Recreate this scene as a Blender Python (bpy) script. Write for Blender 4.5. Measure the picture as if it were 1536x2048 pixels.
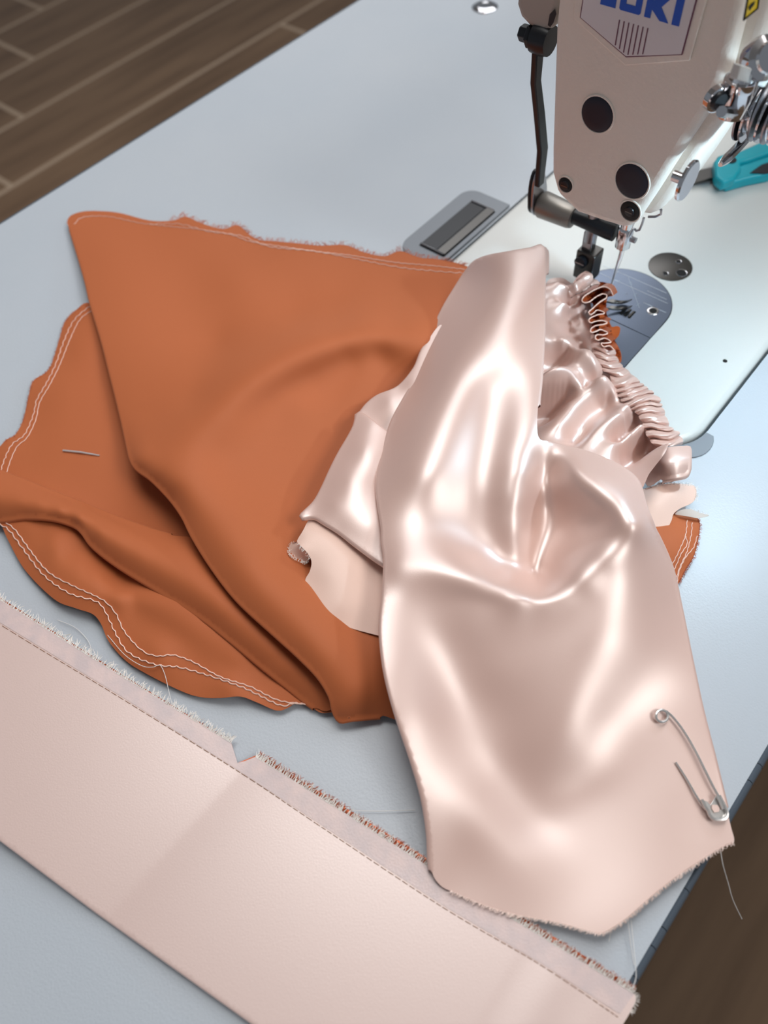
import bpy, bmesh, math, random
import numpy as np
from mathutils import Vector, Matrix
from mathutils.geometry import delaunay_2d_cdt

for o in list(bpy.data.objects): bpy.data.objects.remove(o, do_unlink=True)
scene = bpy.context.scene
C = scene.collection
random.seed(7); np.random.seed(7)
PI = math.pi

# ------------------------------------------------------------------ camera
# world: X runs along the machine arm, away from the photographer; Y to the rear of the
# table; Z up; z = 0 is the table top; metres.
F = 1550.0; CX, CY = 768.0, 1024.0; HC = 0.307
d1 = np.array([2620., -2688., F]); d2 = np.array([-2957., -1989., F])
ax = d1/np.linalg.norm(d1); ay = d2-ax*(ax@d2); ay /= np.linalg.norm(ay); az = np.cross(ax, ay)
RW = np.stack([ax, ay, az])                 # camera (x right, y down, z forward) -> world
cam_d = bpy.data.cameras.new('camera'); cam = bpy.data.objects.new('camera', cam_d); C.objects.link(cam)
cam_d.sensor_fit = 'VERTICAL'; cam_d.sensor_height = 36.0; cam_d.lens = 36.0*F/2048.0
cam_d.clip_start = 0.01; cam_d.clip_end = 50
M = Matrix.Identity(4)
for r in range(3):
    M[r][0] = RW[r, 0]; M[r][1] = -RW[r, 1]; M[r][2] = -RW[r, 2]
M[2][3] = HC
cam.matrix_world = M
cam_d.dof.use_dof = True; cam_d.dof.focus_distance = 0.335; cam_d.dof.aperture_fstop = 8.0
scene.camera = cam

# ------------------------------------------------------------------ light
scene.view_settings.view_transform = 'Standard'; scene.view_settings.look = 'None'
scene.view_settings.exposure = 0.0; scene.view_settings.gamma = 1.0
scene.view_settings.use_curve_mapping = False
world = bpy.data.worlds.new('world'); scene.world = world; world.use_nodes = True
bg = world.node_tree.nodes['Background']; bg.inputs[0].default_value = (0.80, 0.86, 0.95, 1); bg.inputs[1].default_value = 0.23

def area(name, loc, target, sx, sy, power, col):
    l = bpy.data.lights.new(name, 'AREA'); l.shape = 'RECTANGLE'; l.size = sx; l.size_y = sy
    l.energy = power; l.color = col
    o = bpy.data.objects.new(name, l); C.objects.link(o); o.location = loc
    o.rotation_euler = (Vector(target)-Vector(loc)).to_track_quat('-Z', 'Y').to_euler()
    return o
k1 = area('ceiling_spot_light', (0.60, -1.05, 1.40), (0.30, 0.30, 0), 1.0, 0.55, 1.15, (1.0, 0.96, 0.92)); k1.data.spread = math.radians(44)
area('ceiling_panel_light', (1.45, 0.75, 1.60), (0.25, 0.20, 0), 1.6, 1.2, 18, (0.97, 0.98, 1.0))
area('ceiling_panel_light.001', (0.52, 0.42, 1.70), (0.25, 0.10, 0), 0.8, 0.6, 12.5, (1.0, 0.98, 0.95))

# ------------------------------------------------------------------ pixel -> world tracing helpers (true depth given each time)
def rays(px, py):
    v = np.stack([np.asarray(px, float)-CX, np.asarray(py, float)-CY, np.full(np.shape(px), F)], -1)
    return v@RW.T
def PZ(px, py, z=0.0):
    r = rays(px, py); t = (np.asarray(z)-HC)/r[..., 2]
    return np.stack([r[..., 0]*t, r[..., 1]*t, HC+r[..., 2]*t], -1)
def PX(px, py, x):
    r = rays(px, py); t = x/r[..., 0]; return np.stack([r[..., 0]*t, r[..., 1]*t, HC+r[..., 2]*t], -1)
def PY(px, py, y):
    r = rays(px, py); t = y/r[..., 1]; return np.stack([r[..., 0]*t, r[..., 1]*t, HC+r[..., 2]*t], -1)

# ------------------------------------------------------------------ materials
def lin(c): return tuple((v/255/12.92 if v/255 <= .04045 else ((v/255+.055)/1.055)**2.4) for v in c)
MATS = {}
def mat(name, rgb, rough=.5, metal=0., spec=.5, bump=None, var=None, sheen=0., coat=0., trans=0., aniso=0., sheen_tint=None, ior=1.45):
    m = bpy.data.materials.new(name); m.use_nodes = True; nt = m.node_tree; b = nt.nodes['Principled BSDF']
    col = (*lin(rgb), 1)
    b.inputs['Base Color'].default_value = col; b.inputs['Roughness'].default_value = rough
    b.inputs['Metallic'].default_value = metal; b.inputs['Specular IOR Level'].default_value = spec
    b.inputs['Sheen Weight'].default_value = sheen; b.inputs['Coat Weight'].default_value = coat
    b.inputs['Sheen Roughness'].default_value = .35
    if sheen_tint: b.inputs['Sheen Tint'].default_value = (*lin(sheen_tint), 1)
    b.inputs['Transmission Weight'].default_value = trans
    b.inputs['Anisotropic'].default_value = aniso; b.inputs['IOR'].default_value = ior
    tc = nt.nodes.new('ShaderNodeTexCoord')
    if bump:
        for (scale, strength, dist) in bump:
            n = nt.nodes.new('ShaderNodeTexNoise'); n.inputs['Scale'].default_value = scale; n.inputs['Detail'].default_value = 2
            bp = nt.nodes.new('ShaderNodeBump'); bp.inputs['Strength'].default_value = strength; bp.inputs['Distance'].default_value = dist
            nt.links.new(tc.outputs['Object'], n.inputs['Vector']); nt.links.new(n.outputs['Fac'], bp.inputs['Height'])
            if b.inputs['Normal'].is_linked: nt.links.new(b.inputs['Normal'].links[0].from_socket, bp.inputs['Normal'])
            nt.links.new(bp.outputs['Normal'], b.inputs['Normal'])
    if var:   # (scale, rgb2, stretch)
        scale, rgb2, st = var
        mp = nt.nodes.new('ShaderNodeMapping'); mp.inputs['Scale'].default_value = st
        n = nt.nodes.new('ShaderNodeTexNoise'); n.inputs['Scale'].default_value = scale; n.inputs['Detail'].default_value = 5
        mx = nt.nodes.new('ShaderNodeMix'); mx.data_type = 'RGBA'
        rp = nt.nodes.new('ShaderNodeMapRange'); rp.inputs[1].default_value = .35; rp.inputs[2].default_value = .65
        mx.inputs['A'].default_value = col; mx.inputs['B'].default_value = (*lin(rgb2), 1)
        nt.links.new(tc.outputs['Object'], mp.inputs['Vector']); nt.links.new(mp.outputs['Vector'], n.inputs['Vector'])
        nt.links.new(n.outputs['Fac'], rp.inputs[0]); nt.links.new(rp.outputs[0], mx.inputs['Factor'])
        nt.links.new(mx.outputs['Result'], b.inputs['Base Color'])
    MATS[name] = m; return m

mat('laminate', (184, 191, 199), .36, 0, .5, bump=[(1100, .22, .0004)], var=(9, (180, 188, 197), (1, 1, 1)))
mat('trim_plastic', (80, 90, 101), .32, 0, .5)
mat('ceiling_paint', (225, 225, 222), .8)
mat('dark_core', (40, 42, 46), .6)
mat('plank', (146, 117, 90), .5, 0, .4, bump=[(60, .1, .002)], var=(4.0, (118, 92, 69), (.5, 4.5, 1)))
mat('grout', (196, 172, 148), .9)
mat('peach_satin', (214, 176, 163), .385, .05, .5, bump=[(2600, .08, .0002)], sheen=.1, ior=2.9)
mat('peach_crepe', (236, 204, 190), .6, 0, .3, bump=[(2600, .15, .0002)], sheen=.3)
mat('rust_crepe', (178, 99, 60), .62, 0, .25, bump=[(2600, .14, .0002)], sheen=.35, sheen_tint=(255, 190, 150))
mat('rust_satin', (190, 92, 44), .3, .35, .5)
mat('band_satin', (216, 188, 180), .39, .03, .5, bump=[(1500, .10, .0003)], sheen=.12, ior=2.5)
mat('band_allowance', (216, 192, 188), .45, 0, .5, bump=[(1200, .2, .0003)], sheen=.2, ior=1.8, var=(120, (200, 182, 182), (1, 1, 1)))
mat('steel_satin', (150, 146, 140), .40, .6)
mat('pin_metal', (226, 224, 222), .22, .75)
mat('thread_pink', (240, 205, 190), .6)
mat('thread_white', (232, 230, 228), .6)
mat('thread_brown', (150, 110, 84), .7)
mat('fray_rust', (176, 92, 62), .8)
mat('fray_peach', (240, 218, 208), .8)
mat('fray_white', (234, 228, 222), .8)
mat('machine_paint', (240, 231, 221), .42, 0, .5, bump=[(480, .35, .0008)])
mat('machine_bed', (206, 208, 206), .25, 0, .5, bump=[(300, .04, .0006)])
mat('steel', (165, 165, 170), .28, 1.)
mat('steel_dark', (96, 94, 92), .34, 1.)
mat('chrome', (215, 215, 218), .10, 1.)
mat('plate_steel', (120, 130, 148), .38, 1.)
mat('black_steel', (26, 28, 34), .35, 0, .5)
mat('rubber_navy', (30, 32, 46), .45, 0, .4)
mat('black_hole', (10, 10, 12), .6)
mat('logo_white', (226, 222, 226), .35)
mat('logo_blue', (24, 88, 196), .4)
mat('logo_purple', (110, 62, 84), .5)
mat('engrave', (205, 212, 220), .5)
mat('sticker_yellow', (238, 206, 40), .4)
mat('teal_plastic', (20, 160, 176), .35, 0, .5)
mat('grey_plastic', (128, 134, 142), .4, 0, .5)
mat('needle_steel', (225, 225, 228), .30, .6)
mat('lever_beige', (176, 168, 160), .45)
led = bpy.data.materials.new('led'); led.use_nodes = True
e = led.node_tree.nodes['Principled BSDF']; e.inputs['Emission Color'].default_value = (.75, .92, 1, 1); e.inputs['Emission Strength'].default_value = 12
MATS['led'] = led

# ------------------------------------------------------------------ object helpers
class MB:
    def __init__(s): s.v = []; s.f = []
    def add(s, vs, fs):
        n = len(s.v); s.v += [tuple(map(float, p)) for p in vs]; s.f += [tuple(i+n for i in q) for q in fs]; return s
    def box(s, lo, hi):
        x0, y0, z0 = lo; x1, y1, z1 = hi
        return s.add([(x0,y0,z0),(x1,y0,z0),(x1,y1,z0),(x0,y1,z0),(x0,y0,z1),(x1,y0,z1),(x1,y1,z1),(x0,y1,z1)],
                     [(3,2,1,0),(4,5,6,7),(0,1,5,4),(1,2,6,5),(2,3,7,6),(3,0,4,7)])
    def prism(s, pts, vec):            # planar polygon extruded by vec
        pts = [np.array(p, float) for p in pts]; n = len(pts); vec = np.array(vec, float)
        nv = sum(np.cross(pts[i], pts[(i+1) % n]) for i in range(n))
        if nv@vec > 0: pts = pts[::-1]
        vs = pts+[p+vec for p in pts]
        return s.add(vs, [tuple(range(n)), tuple(range(2*n-1, n-1, -1))]+[(i, i+n, (i+1) % n+n, (i+1) % n)[::-1] for i in range(n)][0:0] +
                     [((i+1) % n, i, i+n, (i+1) % n+n) for i in range(n)])
    def tube(s, pts, r, n=8, cap=True, closed=False):
        pts = [np.array(p, float) for p in pts]; L = len(pts)
        rr = r if hasattr(r, '__len__') else [r]*L
        t0 = pts[1]-pts[0]; up = np.array([0, 0, 1.]) if abs(t0[2]) < .9*np.linalg.norm(t0) else np.array([1., 0, 0])
        vs = []; a = None
        for i in range(L):
            t = (pts[(i+1) % L]-pts[i-1]) if closed else pts[min(i+1, L-1)]-pts[max(i-1, 0)]
            t = t/(np.linalg.norm(t)+1e-12)
            if a is None: a = np.cross(t, up)
            a = a-t*(a@t); a /= np.linalg.norm(a)+1e-12; b = np.cross(t, a)
            for k in range(n):
                an = 2*PI*k/n; vs.append(pts[i]+rr[i]*(math.cos(an)*a+math.sin(an)*b))
        fs = [(i*n+k, i*n+(k+1) % n, (i+1)*n+(k+1) % n, (i+1)*n+k) for i in range(L-1) for k in range(n)]
        if closed: fs += [((L-1)*n+k, (L-1)*n+(k+1) % n, (k+1) % n, k) for k in range(n)]
        elif cap: fs += [tuple(range(n))[::-1], tuple(range((L-1)*n, L*n))]
        return s.add(vs, fs)
    def lathe(s, c, axis, prof, n=32):  # prof: (distance along axis, radius); r=0 ends allowed
        c = np.array(c, float); w = np.array(axis, float); w /= np.linalg.norm(w)
        u = np.cross(w, [0, 0, 1.] if abs(w[2]) < .9 else [1., 0, 0]); u /= np.linalg.norm(u); v = np.cross(w, u)
        vs = []
        for d, r in prof:
            r = max(r, 1e-6)
            for k in range(n):
                an = 2*PI*k/n; vs.append(c+w*d+r*(math.cos(an)*u+math.sin(an)*v))
        L = len(prof)
        fs = [(i*n+k, i*n+(k+1) % n, (i+1)*n+(k+1) % n, (i+1)*n+k) for i in range(L-1) for k in range(n)]
        fs += [tuple(range(n))[::-1], tuple(range((L-1)*n, L*n))]
        return s.add(vs, fs)
    def build(s, name, m, parent=None, smooth=False, bevel=0., seg=2, angle=40):
        me = bpy.data.meshes.new(name); me.from_pydata(s.v, [], s.f); me.update()
        me.materials.append(MATS[m])
        bm = bmesh.new(); bm.from_mesh(me); bmesh.ops.recalc_face_normals(bm, faces=bm.faces); bm.to_mesh(me); bm.free()
        o = bpy.data.objects.new(name, me); C.objects.link(o)
        if parent is not None: setparent(o, parent)
        if bevel:
            b = o.modifiers.new('bevel', 'BEVEL'); b.width = bevel; b.segments = seg; b.limit_method = 'ANGLE'; b.angle_limit = math.radians(35)
            smooth = True
        if smooth:
            me.polygons.foreach_set('use_smooth', [True]*len(me.polygons)); 
            me.set_sharp_from_angle(angle=math.radians(angle))
        return o
ROOTLOC = {}
def setparent(o, p):
    o.parent = p; q = p; off = Vector((0, 0, 0))
    while q: off += q.location; q = q.parent
    if p.parent is None: o.matrix_parent_inverse = Matrix.Translation(-p.location)
    else: o.matrix_parent_inverse = Matrix.Identity(4) if off.length == 0 else Matrix.Identity(4)
def tag(o, label, cat, group=None, kind=None):
    o['label'] = label; o['category'] = cat
    if group: o['group'] = group
    if kind: o['kind'] = kind
    return o
def thing(name, loc, label, cat, group=None):
    o = bpy.data.objects.new(name, None); C.objects.link(o); o.location = loc; o.empty_display_size = .02
    return tag(o, label, cat, group)
def lab(o, s): o['label'] = s; return o

def cr(pts, step=6.0, closed=False):       # Catmull-Rom through points (any dimension), resampled
    P = [np.array(p, float) for p in pts]; n = len(P); out = []
    rng = range(n if closed else n-1)
    for i in rng:
        p1 = P[i]; p2 = P[(i+1) % n]
        p0 = P[i-1] if (closed or i > 0) else p1; p3 = P[(i+2) % n] if (closed or i+2 < n) else p2
        k = max(1, int(np.linalg.norm((p2-p1)[:2])/step))
        for j in range(k):
            t = j/k
            out.append(.5*((2*p1)+(-p0+p2)*t+(2*p0-5*p1+4*p2-p3)*t*t+(-p0+3*p1-3*p2+p3)*t**3))
    if not closed: out.append(P[-1])
    return np.array(out)
def linp(pts, step):
    P = [np.array(p, float) for p in pts]; out = []
    for a, b in zip(P[:-1], P[1:]):
        k = max(1, int(np.linalg.norm((b-a)[:2])/step))
        out += [a+(b-a)*j/k for j in range(k)]
    return np.array(out+[P[-1]])

# ------------------------------------------------------------------ cloth
class Sheet:
    """smooth height field over traced points; heights in mm"""
    def __init__(s, pts=(), lines=(), lam=1e-4, step=35, scale=1.0):
        c = [tuple(p) for p in pts]
        for l in lines: c += [tuple(p) for p in cr(l, step)]
        c = np.array(c, float); c[:, 2] = np.where(c[:, 2] > 8, 8+(c[:, 2]-8)*scale, c[:, 2])
        keep = []; seen = set()
        for i, p in enumerate(c):
            k = (round(p[0]/6), round(p[1]/6))
            if k in seen: continue
            seen.add(k); keep.append(i)
        c = c[keep]; s.c = c[:, :2]/100; N = len(c)
        d = np.linalg.norm(s.c[:, None]-s.c[None], axis=-1)
        K = s.phi(d)+lam*np.eye(N); Pm = np.c_[np.ones(N), s.c]
        A = np.block([[K, Pm], [Pm.T, np.zeros((3, 3))]])
        s.w = np.linalg.solve(A, np.r_[c[:, 2], 0, 0, 0])
        s.grid = None; s.extra = None; s.lo, s.hi = c[:, 2].min()-6, c[:, 2].max()+6
    def phi(s, r): return np.where(r > 1e-9, r*r*np.log(r+1e-12), 0.)
    def relax(s, box, g, passes):      # diffuse the height field; passes(x, y) -> strength 0..1 per pass
        xs = np.arange(box[0], box[2]+g, g); ys = np.arange(box[1], box[3]+g, g)
        gx, gy = np.meshgrid(xs, ys); Hh = s.h(gx.ravel(), gy.ravel()).reshape(gx.shape)
        for n_, wf in passes:
            w = wf(gx, gy)
            for _ in range(n_):
                P = np.pad(Hh, 1, mode='reflect', reflect_type='odd')
                Hh = Hh+w*.22*(P[2:, 1:-1]+P[:-2, 1:-1]+P[1:-1, 2:]+P[1:-1, :-2]-4*Hh)
        s.grid = (box[0], box[1], g, Hh); return s
    def h(s, x, y):
        x = np.atleast_1d(np.asarray(x, float)); y = np.atleast_1d(np.asarray(y, float)); out = np.empty(len(x))
        if s.grid is not None:
            x0, y0, g, Hh = s.grid; u = np.clip((x-x0)/g, 0, Hh.shape[1]-1.001); v = np.clip((y-y0)/g, 0, Hh.shape[0]-1.001)
            i = u.astype(int); j = v.astype(int); u = u-i; v = v-j
            return np.maximum(Hh[j, i]*(1-u)*(1-v)+Hh[j, i+1]*u*(1-v)+Hh[j+1, i]*(1-u)*v+Hh[j+1, i+1]*u*v, .6)
        for i in range(0, len(x), 4000):
            q = np.c_[x[i:i+4000], y[i:i+4000]]/100
            d = np.linalg.norm(q[:, None]-s.c[None], axis=-1)
            out[i:i+4000] = s.phi(d)@s.w[:-3]+s.w[-3]+q@s.w[-2:]
        out = np.clip(out, s.lo, s.hi)
        if s.extra: out = out+s.extra(x, y)
        return np.maximum(out, .6)
    def W(s, x, y, dz=0.): return PZ(np.atleast_1d(np.asarray(x, float)), np.atleast_1d(np.asarray(y, float)), (s.h(x, y)+dz)/1000)

class SheetW(Sheet):
    """height field over the table plane itself (true overhang-free folds)"""
    def __init__(s, lines, lam=1e-3, step=12):
        pts = []
        for l in lines:
            for p in cr(l, step):
                w = PZ(p[0], p[1], p[2]/1000); pts.append((w[0]*4000, w[1]*4000, p[2]))
        Sheet.__init__(s, pts=pts, lam=lam)
    def H(s, X, Y): return Sheet.h(s, np.asarray(X)*4000, np.asarray(Y)*4000)
    def h(s, x, y):
        x = np.atleast_1d(np.asarray(x, float)); y = np.atleast_1d(np.asarray(y, float)); z = np.full(len(x), 16.)
        for _ in range(14):
            w = PZ(x, y, z/1000); z = .6*z+.4*s.H(w[:, 0], w[:, 1])
        return z

def inside(poly, x, y):
    n = len(poly); r = np.zeros(len(x), bool); j = n-1
    for i in range(n):
        xi, yi = poly[i]; xj, yj = poly[j]
        if yi != yj:
            r ^= ((yi > y) != (yj > y)) & (x < (xj-xi)*(y-yi)/(yj-yi)+xi)
        j = i
    return r

def cloth(name, outline, sheet, m, parent, step=6., folds=(), r=1.2, tuck=14., drop=10., smooth_outline=True):
    """outline: traced (x, y[, 'f']) ; points flagged 'f' are folded edges that roll under"""
    pts = [(p[0], p[1]) for p in outline]; fl = [len(p) > 2 for p in outline]
    dense = []; flag = []
    n = len(pts); P = [np.array(p, float) for p in pts]
    for i in range(n):
        p0, p1, p2, p3 = P[i-1], P[i], P[(i+1) % n], P[(i+2) % n]
        k = max(1, int(np.linalg.norm(p2-p1)/step))
        for j in range(k):
            t = j/k
            q = .5*((2*p1)+(-p0+p2)*t+(2*p0-5*p1+4*p2-p3)*t*t+(-p0+3*p1-3*p2+p3)*t**3) if smooth_outline else p1+(p2-p1)*t
            dense.append(q); flag.append(fl[i] and fl[(i+1) % n])
    B = np.array(dense); nb = len(B)
    wspace = hasattr(sheet, 'H')
    if wspace: B = sheet.W(B[:, 0], B[:, 1])[:, :2]*4000
    x0, y0 = B.min(0); x1, y1 = B.max(0)
    gx, gy = np.meshgrid(np.arange(x0, x1, step), np.arange(y0, y1, step*.9)); gx = gx+((np.arange(gx.shape[0]) % 2)*step*.5)[:, None]
    gx = gx.ravel(); gy = gy.ravel(); k = inside(B, gx, gy); gx = gx[k]; gy = gy[k]
    md = np.full(len(gx), 1e9)
    for i in range(0, nb, 200):
        md = np.minimum(md, ((gx[:, None]-B[None, i:i+200, 0])**2+(gy[:, None]-B[None, i:i+200, 1])**2).min(1))
    k = md > (step*.6)**2; G = np.c_[gx[k], gy[k]]
    A = np.r_[B, G]
    res = delaunay_2d_cdt([Vector(p) for p in A], [(i, (i+1) % nb) for i in range(nb)], [], 1, 1e-4)
    V2 = np.array([tuple(v) for v in res[0]]); faces = [tuple(f) for f in res[2]]
    orig = {o: i for i, lst in enumerate(res[3]) for o in lst}
    W3 = np.c_[V2/4000, sheet.H(V2[:, 0]/4000, V2[:, 1]/4000)/1000] if wspace else sheet.W(V2[:, 0], V2[:, 1])
    verts = [tuple(p) for p in W3]
    # orient faces up
    ff = []
    for f in faces:
        a, b, c = (W3[f[0]], W3[f[1]], W3[f[2]])
        ff.append(f if np.cross(b-a, c-a)[2] > 0 else f[::-1])
    bi = [orig[i] for i in range(nb)]; bp = W3[bi]
    area2 = np.sum(bp[:, 0]*np.roll(bp[:, 1], -1)-np.roll(bp[:, 0], -1)*bp[:, 1]); sg = 1 if area2 > 0 else -1
    # outward normals (smoothed)
    tg = np.roll(bp, -2, 0)-np.roll(bp, 2, 0); nrm = np.c_[tg[:, 1], -tg[:, 0]]*sg
    nrm /= np.linalg.norm(nrm, axis=1)[:, None]+1e-9
    R = r/1000; prev = bi; rings = []
    prof = [(math.sin(a)*R, -R*(1-math.cos(a))) for a in (.6, 1.2, 1.9, 2.6, PI)]+[(-tuck*.4/1000, -2.2*R-drop*.3/1000), (-tuck/1000, -2*R-drop/1000)]
    nring = len(prof)
    isf = np.array(flag)
    raw0 = None
    ring_idx = [bi]
    for k2, (o_, d_) in enumerate(prof):
        idx = []
        for i in range(nb):
            if isf[i] or isf[i-1]:
                z = max(bp[i, 2]+d_, .0004); verts.append((bp[i, 0]+nrm[i, 0]*o_, bp[i, 1]+nrm[i, 1]*o_, z))
            else:
                verts.append((bp[i, 0], bp[i, 1], max(bp[i, 2]-.00014, .0002)))
            idx.append(len(verts)-1)
        ring_idx.append(idx)
    sharp = []
    for k2 in range(nring):
        a_, b_ = ring_idx[k2], ring_idx[k2+1]
        for i in range(nb):
            j = (i+1) % nb
            if isf[i] or k2 == 0:
                q = (a_[i], b_[i], b_[j], a_[j]) if sg > 0 else (a_[j], b_[j], b_[i], a_[i])
                ff.append(q)
                if not isf[i] and k2 == 0: sharp.append((a_[i], a_[j]))
    me = bpy.data.meshes.new(name); me.from_pydata(verts, [], ff); me.update()
    me.materials.append(MATS[m]); me.polygons.foreach_set('use_smooth', [True]*len(me.polygons))
    bm = bmesh.new(); bm.from_mesh(me); bm.verts.ensure_lookup_table()
    for a_, b_ in sharp:
        e_ = bm.edges.get((bm.verts[a_], bm.verts[b_]))
        if e_: e_.smooth = False
    bmesh.ops.delete(bm, geom=[v for v in bm.verts if not v.link_faces], context='VERTS')
    bm.to_mesh(me); bm.free()
    o = bpy.data.objects.new(name, me); C.objects.link(o); setparent(o, parent)
    return o

def strands(name, items, m, parent, r=.00011):
    """thin three-sided hairs; items = list of polylines"""
    b = MB()
    for pl in items: b.tube(pl, [r]*(len(pl)-1)+[r*.3], 3, cap=False)
    o = b.build(name, m, parent); o['kind'] = 'stuff'; return o

def stitches(name, pts, sheet, m, parent, wave=2.5, pitch=16, r=.00022, dz=.35):
    d = cr(pts, 3.0); seg = np.r_[0, np.cumsum(np.linalg.norm(np.diff(d, axis=0), axis=1))]
    t = np.gradient(d, axis=0); t /= np.linalg.norm(t, axis=1)[:, None]+1e-9; nn = np.c_[-t[:, 1], t[:, 0]]
    ph = np.cumsum(np.random.normal(0, .12, len(d)))
    q = d+nn*(wave*np.abs(np.sin(seg*PI/pitch+ph)))[:, None]
    P = sheet.W(q[:, 0], q[:, 1], dz)
    return MB().tube(P, r, 4).build(name, m, parent, smooth=True)

def fray(name, pts, sheet, m, parent, L=9., dens=.6, out=1, dz=0., r=.00010, jitter=.6, along=.35, z_end=None):
    """hairs standing off a raw edge; pts traced along the edge, out = side (+1 right of travel in image)"""
    d = cr(pts, 2.0); t = np.gradient(d, axis=0); t /= np.linalg.norm(t, axis=1)[:, None]+1e-9; nn = np.c_[-t[:, 1], t[:, 0]]*out
    items = []
    for i in range(len(d)):
        for _ in range(2):
            if random.random() > dens: continue
            l = L*random.uniform(.35, 1.15); a = random.gauss(along, jitter)
            p0 = d[i]-nn[i]*2+t[i]*random.uniform(-1, 1); p1 = d[i]+nn[i]*l*.55+t[i]*l*.4*a; p2 = d[i]+nn[i]*l+t[i]*l*.8*(a+random.gauss(0, .3))
            h = sheet.h([p0[0]], [p0[1]])[0]+dz
            hs = [h, h+random.uniform(-.2, .5), (h+random.uniform(-.6, .8)) if z_end is None else z_end]
            items.append([PZ(p[0], p[1], max(hh, .3)/1000) for p, hh in zip((p0, p1, p2), hs)])
    return strands(name, items, m, parent, r)

# ================================================================== SETTING: floor
ZF = -0.76
floor = MB().box((-2.2, -2.6, ZF-.05), (4.2, 3.6, ZF-.0008)).build('floor', 'grout'); floor['kind'] = 'structure'
ceil = MB().box((-2.2, -2.6, 2.0), (4.2, 3.6, 2.05)).build('ceiling', 'ceiling_paint'); ceil['kind'] = 'structure'
PW, PL = .2355, 1.13
pm = MB().box((.0055, .0055, -.03), (PL-.0055, PW-.0055, 0)); po = pm.build('plank', 'plank', None, bevel=.003)
first = True
for rI in range(-17, 8):
    y = 1.832+rI*PW; off = .655+.2*rI
    for k in range(-3, 4):
        x = off+k*PL
        if x > 3.8 or x < -2.0-PL or y < -2.5 or y > 3.4: continue
        o = po if first else po.copy()
        if not first: C.objects.link(o)
        first = False
        o.location = (x, y, ZF+random.uniform(-.0006, .0006)); o.parent = floor
lab(po, 'brown wood-look floor plank')

# ================================================================== TABLE
Y0, Y1, XT0, XT1 = -.0393, .4988, -.42, .98
table = thing('sewing_table', (.28, .23, ZF), 'light grey laminate sewing table with dark grey edge trim under the fabric', 'table')
# top with bed cut-out: built as four slabs of one mesh around the opening
bx0, bx1, by0, by1 = .250, .86, .0515, .2325
tm = MB(); zt = -.0012
cut = []
def arcp(cx, cy, r, a0, a1, n=8): return [(cx+r*math.cos(a0+(a1-a0)*i/n), cy+r*math.sin(a0+(a1-a0)*i/n)) for i in range(n+1)]
def tabletop(bm_):
    outer = [(XT0, Y0), (XT1, Y0), (XT1, Y1), (XT0, Y1)]
    inner = arcp(bx0+.026, by0+.026, .026, -PI/2, -PI, 8)+arcp(bx0+.012, by1-.012, .012, PI, PI/2, 6)+[(bx1, by1), (bx1, by0)]
    pts = [Vector(p) for p in outer+inner]; n = len(outer); m_ = len(inner)
    ed = [(i, (i+1) % n) for i in range(n)]+[(n+i, n+(i+1) % m_) for i in range(m_)]
    res = delaunay_2d_cdt(pts, ed, [], 2, 1e-6)
    P2 = [tuple(v) for v in res[0]]; fs = []
    for f in res[2]:
        cxx = sum(P2[i][0] for i in f)/len(f); cyy = sum(P2[i][1] for i in f)/len(f)
        if inside([tuple(p) for p in inner], np.array([cxx]), np.array([cyy]))[0]: continue
        fs.append(tuple(f))
    k = len(P2)
    bm_.add([(x, y, zt) for x, y in P2]+[(x, y, -.038) for x, y in P2], fs+[tuple(i+k for i in f)[::-1] for f in fs]+
            [(a, b, b+k, a+k) for a, b in ed])
tabletop(tm); tm.build('tabletop', 'laminate', table)
MB().box((bx0-.01, by0-.01, -.05), (bx1+.01, by1+.01, -.040)).build('bed_tray', 'dark_core', table)
# front edge trim, in short lengths with fine joints
def fx(px, py): return float(PZ(px, py, -.001)[0])
cuts = sorted([XT0, -.16, .02, .085, fx(1268, 1953), fx(1302, 1890), fx(1320, 1850), .225, fx(1497, 1560), fx(1517, 1527), .40, .55, .75, XT1])
for a, b in zip(cuts[:-1], cuts[1:]):
    pr = [(a+.00015, Y0+.0004, -.0016), (a+.00015, Y0-.0009, -.0008), (a+.00015, Y0-.0020, -.0014), (a+.00015, Y0-.0028, -.0035), (a+.00015, Y0-.0028, -.035), (a+.00015, Y0, -.039)]
    MB().prism(pr, (b-a-.0003, 0, 0)).build('edge_trim', 'trim_plastic', table, smooth=True, angle=50)
MB().box((XT0, Y0-.0010, -.036), (XT1, Y0+.0002, -.0022)).build('edge_core', 'dark_core', table)
MB().box((XT0, Y1, -.038), (XT1, Y1+.0016, zt)).build('rear_edge', 'trim_plastic', table)
for x in (XT0+.12, XT1-.12):
    for y in (Y0+.06, Y1-.06):
        MB().box((x-.02, y-.02, ZF), (x+.02, y+.02, -.038)).build('leg', 'grey_plastic', table)
# hinge recess plate behind the bed, and the corner support tab in front of it
hp = arcp(.3565, .2565, .0095, 0, PI/2, 6)+arcp(.3030, .2545, .0115, PI/2, PI, 6)+arcp(.3010, .2450, .0095, PI, 1.45*PI, 5)+[(.303, .2335), (.366, .2335)]
ho = MB().prism([(x, y, -.0008) for x, y in hp], (0, 0, .0012)).build('hinge_plate', 'grey_plastic', table, bevel=.0004)
MB().prism([(.302, .2365, .0005), (.3545, .2365, .0005), (.3545, .2555, .0005), (.302, .2555, .0005)], (0, 0, .0002)).build('recess', 'black_steel', ho)
MB().box((.3035, .2440, .0006), (.3530, .2535, .0010)).build('hinge_leaf', 'black_steel', ho)
MB().box((.3030, .2370, .0006), (.3540, .2425, .0016)).build('hinge_barrel', 'steel_dark', ho)
MB().tube([(.3030, .2375, .0014), (.3030, .2550, .0014)], .0007).build('hinge_rim', 'chrome', ho, smooth=True)
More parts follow.
